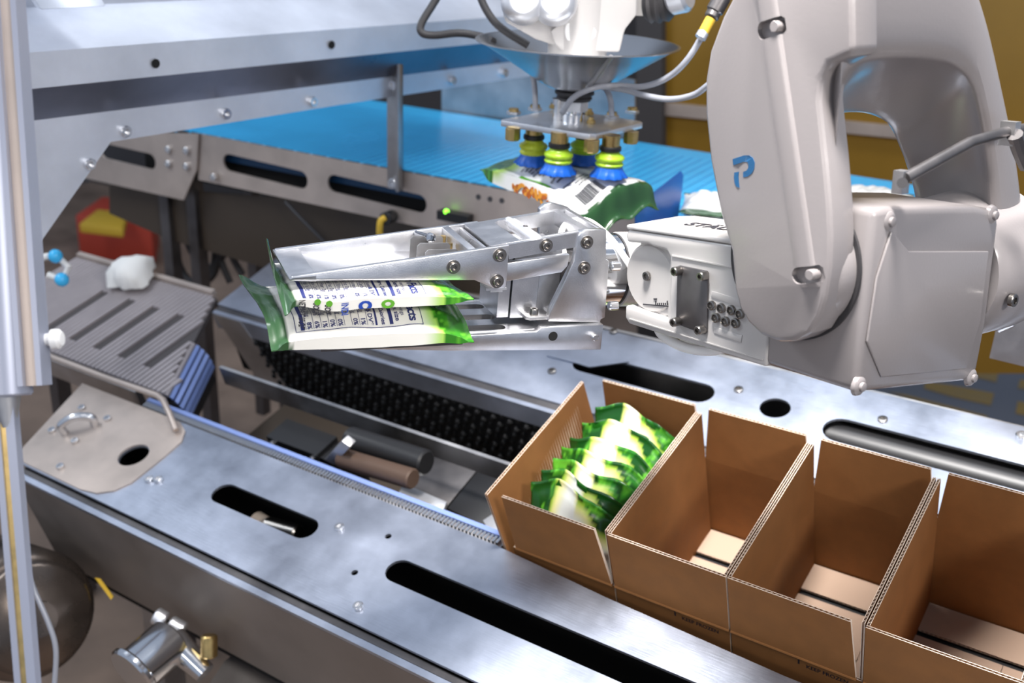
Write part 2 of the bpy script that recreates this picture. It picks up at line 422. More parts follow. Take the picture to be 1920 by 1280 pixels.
bm = bm_new(); prism(bm, [onz(1025, 668, ZD), onz(1062, 652, ZD), onz(1180, 680, ZD), onz(1105, 690, ZD), onz(1080, 682, ZD)], V((0, 0, 0.003))); obj('joint_plate', bm, 'steel', bp, smooth=0)
for u, v in ((1035, 696), (1385, 731), (1655, 787), (1150, 622)):
    bolt(bp, onz(u, v, ZD), (0, 0, 1), 0.009, 0.004, 'bolt', 'deck_bolt')
bolt(bp, onz(1916, 822, ZD), (0, 0, 1), 0.011, 0.010, 'bolt_bright', 'deck_bolt')
for x, y in ((-0.3, 0.5), (1.1, 0.5)):
    q = V((x, y, ZD - 0.2)); bm = bm_new(); fbox(bm, (q, GX, GY, UP), (-0.03, -0.03, -0.75 + 0.0), (0.03, 0.03, 0.02)); obj('leg', bm, 'steel_dull', bp, smooth=0)
for x, y in ((-1.2, -0.1), (1.1, -0.1)):
    q = V((x, y, ZD - 0.3)); bm = bm_new(); fbox(bm, (q, GX, GY, UP), (-0.03, -0.03, -0.62), (0.03, 0.03, 0.02)); obj('leg', bm, 'steel_dull', fp, smooth=0)
# black mesh chain wall below the back rail
bm = bm_new(); box(bm, (-1.26, 0.340, -0.34), (0.45, 0.346, ZD - 0.046)); obj('mesh_backing', bm, 'chain_black', bp, smooth=0)
bm = bm_new()
for i in range(22):
    for j in range(9):
        x = -1.2 + i * 0.042 + (j % 2) * 0.010 + 0.012 * j * 0.35; z = -0.182 - j * 0.0155
        lathe(bm, (x, 0.340, z), (0, -1, 0), [(0, 0.0075), (0.006, 0.006), (0.0085, 0.003), (0.009, 0)], 6)
        lathe(bm, (x + 0.021, 0.340, z + 0.006), (0, -1, 0), [(0, 0.0055), (0.003, 0.005), (0.004, 0.0)], 6)
tag(obj('chain_stud', bm, 'chain_black', bp), kind='stuff')
# belt that carries the boxes
cb = thing('box_belt', V((0.2, 0.17, -0.31)), 'dark belt under the row of cardboard boxes', 'belt')
bm = bm_new(); box(bm, (-0.24, 0.004, -0.31), (1.1, 0.335, -0.2975)); obj('belt_band', bm, 'black_plastic', cb, smooth=0)
# flat guide bar between the decks
gb = bm_new(); box(gb, (-1.135, 0.176, ZD - 0.048), (-0.262, 0.184, ZD), bev=0.001)
tag(obj('guide_bar', gb, 'steel_dull', None, loc=(-0.7, 0.18, ZD - 0.048)), 'long flat steel guide bar running from the grey slatted belt to the full box', 'guide bar')
bm = bm_new(); cyl(bm, onz(500, 985, -0.20), onz(560, 1000, -0.20), 0.018, n=18, bev=0.003); obj('inner_clamp', bm, 'bolt', fp)
bm = bm_new(); cyl(bm, onz(480, 975, -0.22), onz(515, 998, -0.22), 0.020, n=18, bev=0.003); obj('inner_bush', bm, 'liner_edge', fp)
# ================================================================== cardboard boxes
BW, BD, BH, CT = 0.2, 0.334, 0.292, 0.0046
def corrugated(bm, p, n, t=CT, pitch=0.0072, along=None):
    """board with two liners and a flute; p = bottom-left, bottom-right, top-right, top-left; flutes stand up"""
    p = [V(q) for q in p]; n = V(n).normalized(); s = 0.0008
    for a, b in ((0, s), (t - s, t)):
        lo = [q + n * a for q in p]; hi = [q + n * b for q in p]
        vv, ff = hexa(bm, lo + hi, 0)
        for f_ in ff[2:]: f_.material_index = 1
    k = max(4, int((p[2] - p[3]).length / pitch) * 2)
    rows = []
    for i in range(k + 1):
        f = i / k; off = n * (s if i % 2 else t - s)
        rows.append((bm.verts.new(p[0].lerp(p[1], f) + off), bm.verts.new(p[3].lerp(p[2], f) + off)))
    for a, b in zip(rows, rows[1:]):
        bm.faces.new((a[0], b[0], b[1], a[1])).material_index = 1
BX = ['cardboard', 'liner_edge']
def make_carton(x0, label, front=None, left=None, back=None, closed_right=True, prints=False):
    c = thing('carton', V((x0 + BW / 2, BD / 2, -BH - 0.005)), label, 'box', 'open cartons in the row')
    xa, xb = x0 + 0.0012, x0 + BW - 0.0012
    fx = front or (xa, xb, xa, xb)                        # top-left, top-right, bottom-left, bottom-right
    zc = -0.119
    bm = bm_new(); corrugated(bm, [(fx[2], 0.001, zc), (fx[3], 0.001, zc), (fx[1], 0.0, -0.002), (fx[0], 0.0, -0.002)], (0, 1, 0))
    tube(bm, [(fx[2], 0.002, zc - 0.001), (fx[3], 0.002, zc - 0.001)], 0.003, 8, False)
    corrugated(bm, [(xa, 0.0035, -BH), (xb, 0.0035, -BH), (xb, 0.003, zc - 0.002), (xa, 0.003, zc - 0.002)], (0, 1, 0), 0.004)
    obj('front_panel', bm, BX, c, smooth=30)
    b = back or (xa + 0.012, xb - 0.012)
    zk = -0.115
    bm = bm_new(); corrugated(bm, [(xa, BD - CT, -BH), (xb, BD - CT, -BH), (xb, BD - CT, zk), (xa, BD - CT, zk)], (0, 1, 0)); corrugated(bm, [(xa + 0.001, BD - CT, zk), (xb - 0.001, BD - CT, zk), (b[1], BD - CT + 0.004, 0), (b[0], BD - CT + 0.004, 0)], (0, 1, 0)); obj('back_panel', bm, BX, c, smooth=30)
    bm = bm_new()
    if left: corrugated(bm, left, left_n)
    else: corrugated(bm, [(xa, 0.008, -BH), (xa, BD - 0.008, -BH), (xa, BD - 0.012, -0.002), (xa, 0.006, -0.002)], (1, 0, 0))
    obj('side_panel', bm, BX, c, smooth=30)
    bm = bm_new(); corrugated(bm, [(xb - CT, 0.008, -BH), (xb - CT, BD - 0.008, -BH), (xb - CT, BD - 0.012, -0.002), (xb - CT, 0.006, -0.002)], (1, 0, 0)); obj('side_panel', bm, BX, c, smooth=30)
    zb = -BH
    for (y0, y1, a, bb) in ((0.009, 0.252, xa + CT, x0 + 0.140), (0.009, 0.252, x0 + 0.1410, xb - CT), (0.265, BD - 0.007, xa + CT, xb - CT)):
        bm = bm_new(); corrugated(bm, [(a, y0, zb), (bb, y0, zb), (bb, y1, zb), (a, y1, zb)], (0, 0, 1)); obj('bottom_flap', bm, ['flap_board_lit', 'liner_edge'], c, smooth=30)
    if prints:
        bm = bm_new(); fn = lambda x, y: V((x, 0.0034 - 0.0006, y))
        add_text(bm, 'KEEP FROZEN', 0.0105, lambda x, y: fn(x0 + 0.118 + x * 0.95, -0.1385 + y), bold=0.0002)
        add_rect(bm, x0 + 0.03, -0.1265, x0 + 0.108, -0.124, fn); add_rect(bm, x0 + 0.1055, -0.136, x0 + 0.108, -0.1265, fn)
        obj('printed_lettering', bm, 'print_black', c, smooth=0)
    return c
left_n = V((1, 0.02, -0.35))
make_carton(-0.2, 'open cardboard box filled with green and white vegetable bags, left flap splayed out', front=(-0.1985, -0.022, -0.192, -0.004), back=(-0.2, -0.014),
            left=[(-0.2, 0.004, -BH), (-0.2, BD - 0.014, -BH), (-0.237, 0.320, -0.002), (-0.228, -0.006, -0.002)])
make_carton(0.0, 'empty cardboard box directly right of the filled box', front=(0.0012, 0.1988, 0.0012, 0.1988), prints=True)
make_carton(0.2, 'empty cardboard box with a split front right corner, second from the right frame edge', front=(0.2012, 0.381, 0.2012, 0.391), prints=True)
make_carton(0.4, 'empty cardboard box cut off by the right frame edge', prints=True)

# ================================================================== printed bags
def sstep(a, b, x):
    t = max(0.0, min(1.0, (x - a) / (b - a))); return t * t * (3 - 2 * t)
def lerp3(a, b, t): return tuple(a[i] + (b[i] - a[i]) * t for i in range(3))
LEAF_D, LEAF_M, LEAF_L, LEAF_Y = (0.006, 0.055, 0.006), (0.02, 0.17, 0.012), (0.12, 0.42, 0.03), (0.42, 0.58, 0.06)
def leafset(seed, n, x0, x1, y0, y1, s0=0.10, s1=0.2):
    r = random.Random(seed)
    return [(r.uniform(x0, x1), r.uniform(y0, y1), r.uniform(s0, s1), r.uniform(0.28, 0.42), r.uniform(0, PI), r.random()) for _ in range(n)]
def leafy(x, y, leaves):
    """printed overlapping leaves: colour at (x, y)"""
    c = LEAF_D
    for lx, ly, s, asp, a, t in leaves:
        dx, dy = x - lx, y - ly
        p = (dx * math.cos(a) + dy * math.sin(a)) / s; q = (-dx * math.sin(a) + dy * math.cos(a)) / s
        w = asp * (1 - p * p)
        if abs(p) < 1 and abs(q) < w:
            k = q / max(w, 1e-4)
            base = lerp3(LEAF_D, LEAF_M, 0.4 + 0.6 * t)
            c = lerp3(base, LEAF_L, (0.25 + 0.75 * t) * sstep(-0.1, 0.9, k))
            if abs(q) < 0.02: c = LEAF_L
            vein = (p * 5 + abs(q) * 4) % 1.0
            if vein < 0.12: c = lerp3(c, LEAF_L, 0.5)
    return c
def make_bag(name, fr, w, h, T, colf, label, cat='bag', group=None, nx=44, ny=40, deform=None, seal=0.05, wr=0.004, seed=1, bulge=0.55, gus=0.0):
    """sealed pouch: x across the width (-.5...5), y along the height (0..1), z out of the printed face"""
    o, ex, ey, ez = fr
    bm = bm_new(); lay = bm.verts.layers.float_color.new('Col')
    def surf(u, v, side):
        x = max(0.0, min(1.0, (v - seal) / (1 - 2 * seal)))
        g = math.sin(PI * x) ** bulge
        f = max(0.0, 1 - abs(2 * u) ** 2.6) ** 0.7
        if gus and u < 0: f = max(f, gus)
        t = T / 2 * g * f * side
        nv = noise.noise(V((u * 3.0 + seed * 7.3, v * 3.0, side * 5.0))) * wr * 1.6 + noise.noise(V((u * 9 + seed, v * 9, side * 3 + seed))) * wr * 0.8
        rid = abs(noise.noise(V((u * 5 + seed * 3, v * 4, 9.0)))) * wr * 1.2
        edge = sstep(0.0, 0.08, min(u + 0.5, 0.5 - u))
        t += (nv - rid) * (0.25 + 0.75 * edge) * (0.35 + 0.65 * g)
        pinch = 1 - 0.07 * g
        p = V((u * w * pinch, v * h, t + 0.0006 * side))
        if deform: p = deform(u, v, p)
        return o + ex * p.x + ey * p.y + ez * p.z
    grids = []
    for side in (1, -1):
        g = []
        for j in range(ny + 1):
            row = []
            for i in range(nx + 1):
                u, v = i / nx - 0.5, j / ny
                q = bm.verts.new(surf(u, v, side)); c = colf(u, v, side); q[lay] = (c[0], c[1], c[2], 1); row.append(q)
            g.append(row)
        for j in range(ny):
            for i in range(nx):
                f = (g[j][i], g[j][i + 1], g[j + 1][i + 1], g[j + 1][i])
                bm.faces.new(f if side == 1 else f[::-1])
        grids.append(g)
    a, b = grids
    ring = lambda g: [g[0][i] for i in range(nx + 1)] + [g[j][nx] for j in range(1, ny + 1)] + [g[ny][i] for i in range(nx - 1, -1, -1)] + [g[j][0] for j in range(ny - 1, 0, -1)]
    ra, rb = ring(a), ring(b)
    for i in range(len(ra)):
        j = (i + 1) % len(ra); bm.faces.new((ra[i], rb[i], rb[j], ra[j]))
    ob = obj(name, bm, 'film', None, smooth=58 if gus else 0, loc=o)
    if not gus: ob.data.shade_smooth()
    tag(ob, label, cat, group)
    return ob, surf
def box_bag_col(seed):
    lv = leafset(seed, 26, -0.6, 0.6, 0.3, 1.1, 0.10, 0.2)
    r = random.Random(seed); j = r.uniform(-0.03, 0.03)
    def f(u, v, side):
        if side < 0: return lerp3(LEAF_M, LEAF_D, 0.5)
        nz = noise.noise(V((u * 5, v * 5, seed))) * 0.05
        dl = (u + 0.5) - (0.25 + j + 0.25 * (v - 0.9)) + nz              # < 0: green left part
        dr = 0.955 - v + nz * 0.5 - 0.10 * sstep(0.05, 0.3, u) if u > -0.02 else 1.0 - v + 0.2 * (-0.02 - u) / 0.1
        dr = dr - 0.25 * max(0, u - 0.36)
        d = min(dl, dr * 1.1)
        if d < 0: return leafy(u, v, lv)
        white = (0.80, 0.82, 0.76)
        if v < 0.45: white = lerp3((0.62, 0.42, 0.05), white, sstep(0.25, 0.45, v))
        return lerp3(lerp3((0.30, 0.48, 0.04), (0.78, 0.74, 0.28), sstep(0, 0.05, d)), white, sstep(0.03, 0.13, d))
    return f
ys = (0.062, 0.088, 0.122, 0.155, 0.190, 0.236, 0.280)
order = ['frontmost', 'second', 'third', 'fourth', 'fifth', 'sixth', 'rearmost']
for k, y in enumerate(ys):
    ey = V((0.0, 0.20, 0.98)); ez = V((0.06, -0.98, 0.20)).normalized(); ex = ey.cross(ez).normalized(); ez = ex.cross(ey)
    h = 0.258
    top = V((-0.1015, y, -0.026 - 0.004 * rnd.random()))
    o = top - ey * h
    def df(u, v, p, k=k):
        top_ = sstep(0.55, 1.0, v)
        p.y += top_ * (0.016 * math.exp(-((u + 0.22) / 0.16) ** 2) - 0.030 * sstep(0.15, 0.5, u))
        p.z += -0.020 * sstep(0.7, 1.0, v) + 0.008 * math.sin(u * 7 + k) * top_
        return p
    make_bag('vegetable_bag', (o, ex, ey, ez), 0.181, h, 0.034, box_bag_col(k + 3),
             ('%s of the seven green and white vegetable bags leaning in the cardboard box' % order[k]).capitalize() if False else '%s of the seven green and white vegetable bags leaning in the filled box' % order[k],
             group='vegetable bags in the filled box', deform=df, seed=k + 1)
# ================================================================== two-jaw gripper (a along it from tip to flange, b across to the far side, c up)
def unit(x, y, z): return cdir(x, y, z).normalized()
E1 = unit(0.9303, -0.048, 0.3636); E2 = unit(-0.3568, -0.3476, 0.8671); E3 = unit(0.0847, -0.9364, -0.3405)
GO = at(1085, 505, 1.40)
def g(a, b, c): return GO + E1 * a + E2 * b + E3 * c
def gp(u, v, b=0.0): return on(u, v, GO + E2 * b, E2)
GF = (GO, E1, E2, E3)
gr = thing('robot_gripper', g(0.0, 0.06, -0.11), 'machined aluminium two-jaw gripper clamping two white bags', 'gripper')
def gplate(name, pts, b0, th, m='alu', bev=0.0012, parent=None):
    bm = bm_new(); prism(bm, [g(a, b0, c) for a, c in pts], E2 * th, bev); return obj(name, bm, m, parent or gr)
# --- upper jaw: two wedge cheeks, floor, tip and cross webs
SL = 0.1225
def top(a): return 0.0342 + SL * (a + 0.1008)
cheek = [(-0.376, -0.0045), (-0.144, -0.0106), (-0.1177, -0.0222), (-0.100, -0.0226), (-0.1005, 0.0345), (-0.374, 0.0003)]
uj = obj('upper_jaw', bm_new(), 'alu', gr)
bm = bm_new()
for b0 in (0.0, 0.117): prism(bm, [g(a, b0, c) for a, c in cheek], E2 * 0.008, 0.0012)
fbox(bm, GF, (-0.352, 0.008, -0.0085), (-0.15, 0.117, -0.0045))
prism(bm, [g(-0.377, 0.0, -0.0048), g(-0.345, 0.0, -0.0065), g(-0.345, 0.0, 0.0012), g(-0.377, 0.0, -0.0015)], E2 * 0.125, 0.0006)
prism(bm, [g(-0.153, 0.006, -0.008), g(-0.143, 0.006, -0.008), g(-0.143, 0.006, top(-0.143) + 0.0002), g(-0.153, 0.006, top(-0.153))], E2 * 0.113, 0.001)
prism(bm, [g(-0.128, 0.006, -0.008), g(-0.124, 0.006, -0.008), g(-0.124, 0.006, top(-0.124) - 0.004), g(-0.128, 0.006, top(-0.128) - 0.004)], E2 * 0.113, 0.001)
base_o = uj; bpy.data.objects.remove(uj); uj = obj('upper_jaw', bm, 'alu', gr)
# milled lines on the floor of the jaw
bm = bm_new()
for k in range(6):
    b = 0.012 + k * 0.006; fbox(bm, GF, (-0.235, b, -0.0045), (-0.175, b + 0.0028, -0.0038))
tag(obj('milled_line', bm, 'alu', uj, smooth=0), kind='stuff')
# three upright spring tabs with a cross screw
for k, b in enumerate((0.018, 0.040, 0.062)):
    a0 = -0.205 + 0.004 * k
    bm = bm_new(); fr = (g(a0, b, -0.004), E1, E3, E2)
    a0 = (-0.2032, -0.2081, -0.2117)[k]; fr = (g(a0, (0.025, 0.045, 0.065)[k], -0.004), E1, E3, E2); hh = (0.027, 0.030, 0.034)[k]
    pts = [(0, 0), (0.044, 0), (0.044, hh - 0.003), (0.041, hh), (0.004, hh), (0, hh - 0.004)]
    prism(bm, [fr[0] + E1 * p[0] + E3 * p[1] for p in pts], E2 * 0.0018); obj('spring_tab', bm, 'steel_dull', gr)
bm = bm_new(); cyl(bm, g(-0.189, 0.055, 0.031), g(-0.189, 0.116, 0.020), 0.0038, n=14); lathe(bm, g(-0.189, 0.048, 0.032), E2 - E3 * 0.18, [(0, 0.0035), (0.001, 0.0065), (0.007, 0.0065), (0.007, 0)], 16); obj('cross_screw', bm, 'chrome', gr)
bm = bm_new(); cyl(bm, g(-0.160, 0.06, -0.004), g(-0.160, 0.06, 0.022), 0.004, n=12); cyl(bm, g(-0.158, 0.095, -0.004), g(-0.158, 0.095, 0.022), 0.004, n=12); obj('guide_pin', bm, 'brass', gr)
# --- upper link: block, opening, rod
bm = bm_new(); lt = lambda a: 0.0352 + 0.155 * (a + 0.1)
LZ = (E3 - E1 * -0.155).normalized()
lfr = (g(-0.122, 0.0, lt(-0.122)), (E1 + E3 * 0.155).normalized(), E2, (E3 - E1 * 0.155).normalized())
holed(bm, [[(0.0, 0.0085), (0.137, 0.0085), (0.137, 0.1165), (0.0, 0.1165)], [(0.040, 0.0125), (0.128, 0.0125), (0.128, 0.107), (0.045, 0.107), (0.038, 0.100)]], lfr, 0.019)
fbox(bm, lfr, (0.020, 0.0015, -0.0195), (0.128, 0.0105, -0.0003), bev=0.0006)
obj('upper_link', bm, 'alu', gr, smooth=0)
bm = bm_new(); cyl(bm, g(-0.060, 0.010, 0.0372), g(-0.060, 0.092, 0.0372), 0.0088, n=20, bev=0.001); cyl(bm, g(-0.060, 0.091, 0.0372), g(-0.060, 0.112, 0.0372), 0.006, n=16)
rod = obj('cross_rod', bm, 'alu_soft', gr)
bm = bm_new(); lathe(bm, g(-0.060, 0.050, 0.0459), E3, [(0, 0.0032), (0.0006, 0.0032), (0.0006, 0.0022), (0.0002, 0.002), (0.0002, 0)], 14); obj('set_screw', bm, 'steel_dark', rod)
# --- lower link bars
for b0 in (0.003, 0.112):
    gplate('lower_link', [(-0.102, 0.0100), (-0.0138, 0.0200), (-0.0150, 0.0040), (-0.0225, -0.0045), (-0.102, -0.0150)], b0, 0.010)
# --- end plates
ep = [(-0.0090, 0.0111), (-0.0065, 0.0363), (-0.0060, 0.046), (-0.0023, 0.0515), (0.004, 0.0542), (0.0330, 0.0537), (0.0378, 0.0123), (0.0425, 0.0118), (0.0463, -0.0687), (0.0406, -0.0705), (0.0400, -0.0752), (-0.037, -0.0700), (-0.0363, -0.0545)]
gplate('end_plate', ep, -0.002, 0.010)
ef = [(-0.0090, 0.0111), (-0.012, 0.052), (-0.006, 0.0585), (0.004, 0.061), (0.0330, 0.0537), (0.0378, 0.0123), (0.0463, -0.0687), (-0.037, -0.0700), (-0.0363, -0.0545)]
gplate('end_plate', ef, 0.117, 0.010)
bm = bm_new()
prism(bm, [g(0.030, 0.008, -0.069), g(0.040, 0.008, -0.069), g(0.034, 0.008, 0.0525), g(0.026, 0.008, 0.0525)], E2 * 0.110, 0.001)
obj('rear_bridge', bm, 'alu', gr)
bm = bm_new(); tube(bm, [g(0.0, 0.05, 0.005), g(0.0, 0.065, 0.030), g(0.010, 0.072, 0.043), g(0.028, 0.075, 0.047), g(0.045, 0.07, 0.045), g(0.062, 0.05, 0.032), g(0.070, 0.025, 0.018), g(0.078, 0.0, 0.0)], 0.0045, 12); obj('pneumatic_hose', bm, 'white_cable', gr)
# --- centre cylinder block with grooves
bm = bm_new()
for a0, a1, b0 in ((-0.098, -0.082, 0.030), (-0.0805, -0.044, 0.026), (-0.042, -0.012, 0.030)):
    fbox(bm, GF, (a0, b0, -0.073), (a1, 0.1, 0.022), bev=0.0012)
obj('cylinder_block', bm, 'alu', gr)
bm = bm_new(); fbox(bm, GF, (-0.012, 0.035, -0.060), (0.028, 0.09, 0.0)); obj('rear_recess', bm, 'steel_dark', gr, smooth=0)
bm = bm_new(); fbox(bm, GF, (-0.119, 0.022, -0.0325), (-0.09, 0.046, -0.0295), bev=0.0006); fbox(bm, GF, (-0.112, 0.024, -0.0355), (-0.095, 0.032, -0.0325)); obj('stop_tab', bm, 'alu_soft', gr)
bm = bm_new(); prism(bm, [g(-0.066, 0.008, -0.0695), g(-0.061, 0.003, -0.0695), (g(-0.03, 0.003, -0.0695)), g(-0.03, 0.045, -0.0695), g(-0.066, 0.045, -0.0695)], E3 * 0.0045, 0.0006); obj('foot_plate', bm, 'steel_dull', gr)
bolt(gr, g(-0.052, 0.014, -0.0650), E3, 0.0058, 0.0085, 'bolt', 'cap_screw')
# --- lower jaw: body, slotted table
lj = bm_new()
prism(lj, [g(-0.375, -0.011, -0.0865), g(-0.2854, -0.011, -0.0925), g(-0.1733, -0.011, -0.1008), g(0.041, -0.011, -0.1108), g(0.0405, -0.011, -0.0745), g(-0.050, -0.011, -0.0745), g(-0.056, -0.011, -0.0800), g(-0.375, -0.011, -0.0835)], E2 * 0.010, 0.001)
prism(lj, [g(-0.375, 0.118, -0.0865), g(-0.1733, 0.118, -0.1008), g(0.041, 0.118, -0.1108), g(0.0405, 0.118, -0.0765), g(-0.375, 0.118, -0.0835)], E2 * 0.008, 0.001)
fbox(lj, GF, (-0.045, -0.001, -0.108), (0.040, 0.118, -0.0757))
tfr = (g(-0.25, 0, -0.0795), E1, E2, E3)
holed(lj, [[(-0.125, -0.001), (0.206, -0.001), (0.206, 0.125), (-0.125, 0.125)]] + [capsule(0.02, 0.158, b, 0.0098) for b in (0.096, 0.0525, 0.0105 + 0.001)], tfr, 0.007)
obj('lower_jaw', lj, 'alu', gr, smooth=30)
bm = bm_new(); fbox(bm, GF, (-0.24, 0.0, -0.1), (-0.08, 0.117, -0.0965)); obj('lower_jaw_lining', bm, 'steel_dark', gr, smooth=0)
bm = bm_new(); fbox(bm, GF, (-0.34, -0.0118, -0.0925), (-0.158, -0.011, -0.0805)); obj('wear_strip', bm, 'steel_dark', gr, smooth=0)
p = gp(1037, 630, -0.0112)
bm = bm_new(); lathe(bm, p, -E2, [(0.0, 0.0064), (0.0004, 0.0064), (0.0004, 0)], 20); obj('dowel_hole', bm, 'pit', gr)
bm = bm_new(); cyl(bm, gp(1112, 629, -0.011), gp(1112, 629, -0.011) - E2 * 0.009, 0.0048, n=16, bev=0.001); obj('dowel_pin', bm, 'bolt_bright', gr)
for (u, v), b in (((850, 500), -0.0001), ((937, 478), -0.0001), ((932, 527), -0.0001), ((1024, 460), 0.0012), ((1100, 454), -0.0021), ((1095, 502), -0.0021)):
    bolt(gr, gp(u, v, b), -E2, 0.0062, 0.005, 'bolt', 'button_screw', washer=True)
# --- flange towards the robot wrist
fl = (g(0.0, 0.06, -0.02))
bm = bm_new(); lathe(bm, fl + E1 * 0.046, E1, [(0, 0), (0, 0.047), (0.002, 0.050), (0.034, 0.050), (0.0345, 0)], 40); obj('flange', bm, 'chrome', gr)
for u, v in ((1150, 499), (1146, 573)):
    q = on(u, v, g(0.04, 0.0, 0), E2); bm = bm_new(); cyl(bm, q - E1 * 0.004, q + E1 * 0.010, 0.0062, n=16, bev=0.0015); obj('standoff', bm, 'bolt_bright', gr)

# ================================================================== two printed bags held by the jaws
def held_col(seed):
    lv = leafset(seed, 34, -0.45, 0.45, 0.76, 1.05, 0.08, 0.16)
    def f(u, v, side):
        n = noise.noise(V((u * 4, v * 4, seed))) * 0.03
        if v < 0.105 + 0.02 * (side < 0): return lerp3((0.030, 0.085, 0.030), (0.010, 0.030, 0.010), sstep(-0.5, 0.0, u))
        w = (0.74, 0.72, 0.66)
        d = v - (0.84 + n - 0.10 * sstep(0.05, -0.5, u) * 0)
        if d > 0.0: return lerp3(leafy(u * 0.7, v, lv), LEAF_L, 0.12)
        return lerp3((0.34, 0.58, 0.10), w, sstep(0, 0.10, -d))
    return f
def nutrition_panel(bm, surf, w, h, v0, v1, un, uf, seedr):
    """panel printed near the bag's near long edge: lettering runs towards the near edge, lines stack from flange to tip"""
    def fn(x, y):                                   # x towards the near edge, y towards the flange; metres from the panel's far/tip corner
        return surf(uf - x / w, v0 + y / h, 1) + E3 * 0.0006
    W, H = (uf - un) * w, (v1 - v0) * h; t = 0.0008
    def rc(x0, y0, x1, y1): add_rect(bm, x0, y0, x1, y1, fn, max(1, int((x1 - x0) / 0.004)), max(1, int((y1 - y0) / 0.006)))
    rc(0, 0, W, t); rc(0, H - t, W, H); rc(W - t, 0, W, H)
    rr = random.Random(seedr)
    add_text(bm, 'Nutrition Facts', 0.0165, lambda x, y: fn(W - 0.004 + x, H - 0.0165 + y), bold=0.0004, align='RIGHT', space=0.9)
    add_text(bm, 'about 3.5 servings', 0.007, lambda x, y: fn(W - 0.012 + x, H - 0.026 + y), align='RIGHT')
    add_text(bm, 'Serv. size', 0.0085, lambda x, y: fn(W - 0.006 + x, H - 0.034 + y), bold=0.0002, align='RIGHT')
    rc(0.002, H - 0.042, W - 0.003, H - 0.0375)
    add_text(bm, 'Amt. per serv. Calories', 0.0075, lambda x, y: fn(W - 0.003 + x, H - 0.052 + y), bold=0.0002, align='RIGHT')
    rc(0.002, H - 0.060, W - 0.003, H - 0.0575)
    y = H - 0.068
    rows = ['% DV*', '1%', '0%', '', '0%', '0%', '1%', '6%', '8%']
    for s in rows:
        add_text(bm, s, 0.0078, lambda x, yy: fn(W - 0.003 + x, y + yy), bold=0.0002, align='RIGHT')
        add_text(bm, rr.choice(['Total Fat 0g', 'Sodium 20mg', 'Total Carb.', 'Fiber 2g', 'Protein']), 0.0075, lambda x, yy: fn(W - 0.020 + x, y + yy), align='RIGHT')
        rc(0.002, y - 0.0022, W - 0.003, y - 0.0017); y -= 0.0094
    rc(0.002, y + 0.001, W - 0.002, y + 0.0055)
    y -= 0.007
    for s in ('Vitamin C 10%', 'Calcium 0%  Iron 2%', 'values of daily', 'may be higher', 'calorie needs', 'Fat  less than 65g', '20mg  2,400mg', '300mg', 'INGREDIENTS:'):
        if y < 0.004: break
        add_text(bm, s, 0.0072, lambda x, yy: fn(W - 0.004 + x, y + yy), align='RIGHT'); y -= 0.0088
def held_bag(label, c0, T, seed, a0, length, bn, bf, deform, second):
    fr = (g(a0, (bn + bf) / 2, c0), E2, E1, E3); w = bf - bn
    ob, surf = make_bag('vegetable_pouch', fr, w, length, T, held_col(seed), label, group='bags clamped in the gripper', nx=48, ny=64, seed=seed, deform=deform, seal=0.045, wr=0.0025, bulge=0.32, gus=0.42 if second else 0.46)
    bm = bm_new(); nutrition_panel(bm, surf, w, length, 0.14, 0.76, -0.46 if second else -0.42, -0.10, seed); obj('printed_panel', bm, 'print_navy', ob, smooth=0)
    if second:                                        # lettering on the plump near edge, reading downwards
        def fs(x, y):
            v = y / length; a_, b_ = surf(-0.5, v, 1), surf(-0.5, v, -1)
            return a_.lerp(b_, x) - E2 * 0.0012
        for txt, size, y, m, nm, x0 in (('O', 0.020, 0.128, 'print_green', 'printed_letter', 0.18), ('C', 0.020, 0.100, 'print_blue', 'printed_letter', 0.22), ('INDI', 0.0120, 0.078, 'print_blue', 'printed_lettering', 0.15), ('SOY', 0.010, 0.058, 'print_black', 'printed_lettering', 0.35), ('SOUR', 0.010, 0.044, 'print_black', 'printed_lettering', 0.35), ('NET WT 10 OZ', 0.011, 0.027, 'print_black', 'printed_lettering', 0.0)):
            bm = bm_new(); add_text(bm, txt, size, lambda a, b: fs(x0 + a / 0.019, y + b * 1.0), bold=0.0014 if size > 0.018 else 0.0003); obj(nm, bm, m, ob, smooth=0)
        for y in (0.060, 0.046):
            bm = bm_new(); lathe(bm, fs(0.18, y + 0.003), -E2, [(0, 0), (0, 0.004), (0.0004, 0.004), (0.0004, 0)], 12); obj('printed_dot', bm, 'print_green', ob, smooth=0)
    return ob, surf
def rounded(u, v, p, amt, tipup):
    # near long edge stays plump; the tip seal folds up, the flange-side seal curls slightly
    e = sstep(0.10, 0.0, v)
    p.z += tipup * e
    return p
def df_low(u, v, p):
    e = sstep(0.10, 0.0, v)
    p.z += -0.014 * sstep(-0.28, -0.5, u) + 0.006 * sstep(0.82, 1.0, v) * math.sin(u * 6 + 1) + e * (0.030 * (u + 0.5) - 0.004)
    p.y += 0.004 * e - 0.016 * e * sstep(-0.2, 0.5, u)
    if u > 0: p.x *= 1 - 0.3 * e
    return p
def df_up(u, v, p):
    e = sstep(0.10, 0.0, v)
    p.z += e * (0.055 * (u + 0.5) - 0.010) + 0.008 * sstep(0.85, 1.0, v) * sstep(0.0, -0.5, u) - 0.006 * sstep(0.85, 1.0, v)
    p.z += 0.004 * math.sin(v * 14) * sstep(0.0, -0.5, u) * sstep(0.5, 0.2, v)
    p.y += 0.010 * e
    if u > 0: p.x *= 1 - 0.45 * e
    return p
held_bag('lower of the two white printed bags in the gripper, resting on the slotted jaw', -0.0595, 0.034, 21, -0.408, 0.255, -0.040, 0.150, df_low, False)
held_bag('upper of the two white printed bags in the gripper, pressed under the wedge jaw', -0.0270, 0.029, 34, -0.398, 0.243, -0.033, 0.150, df_up, True)
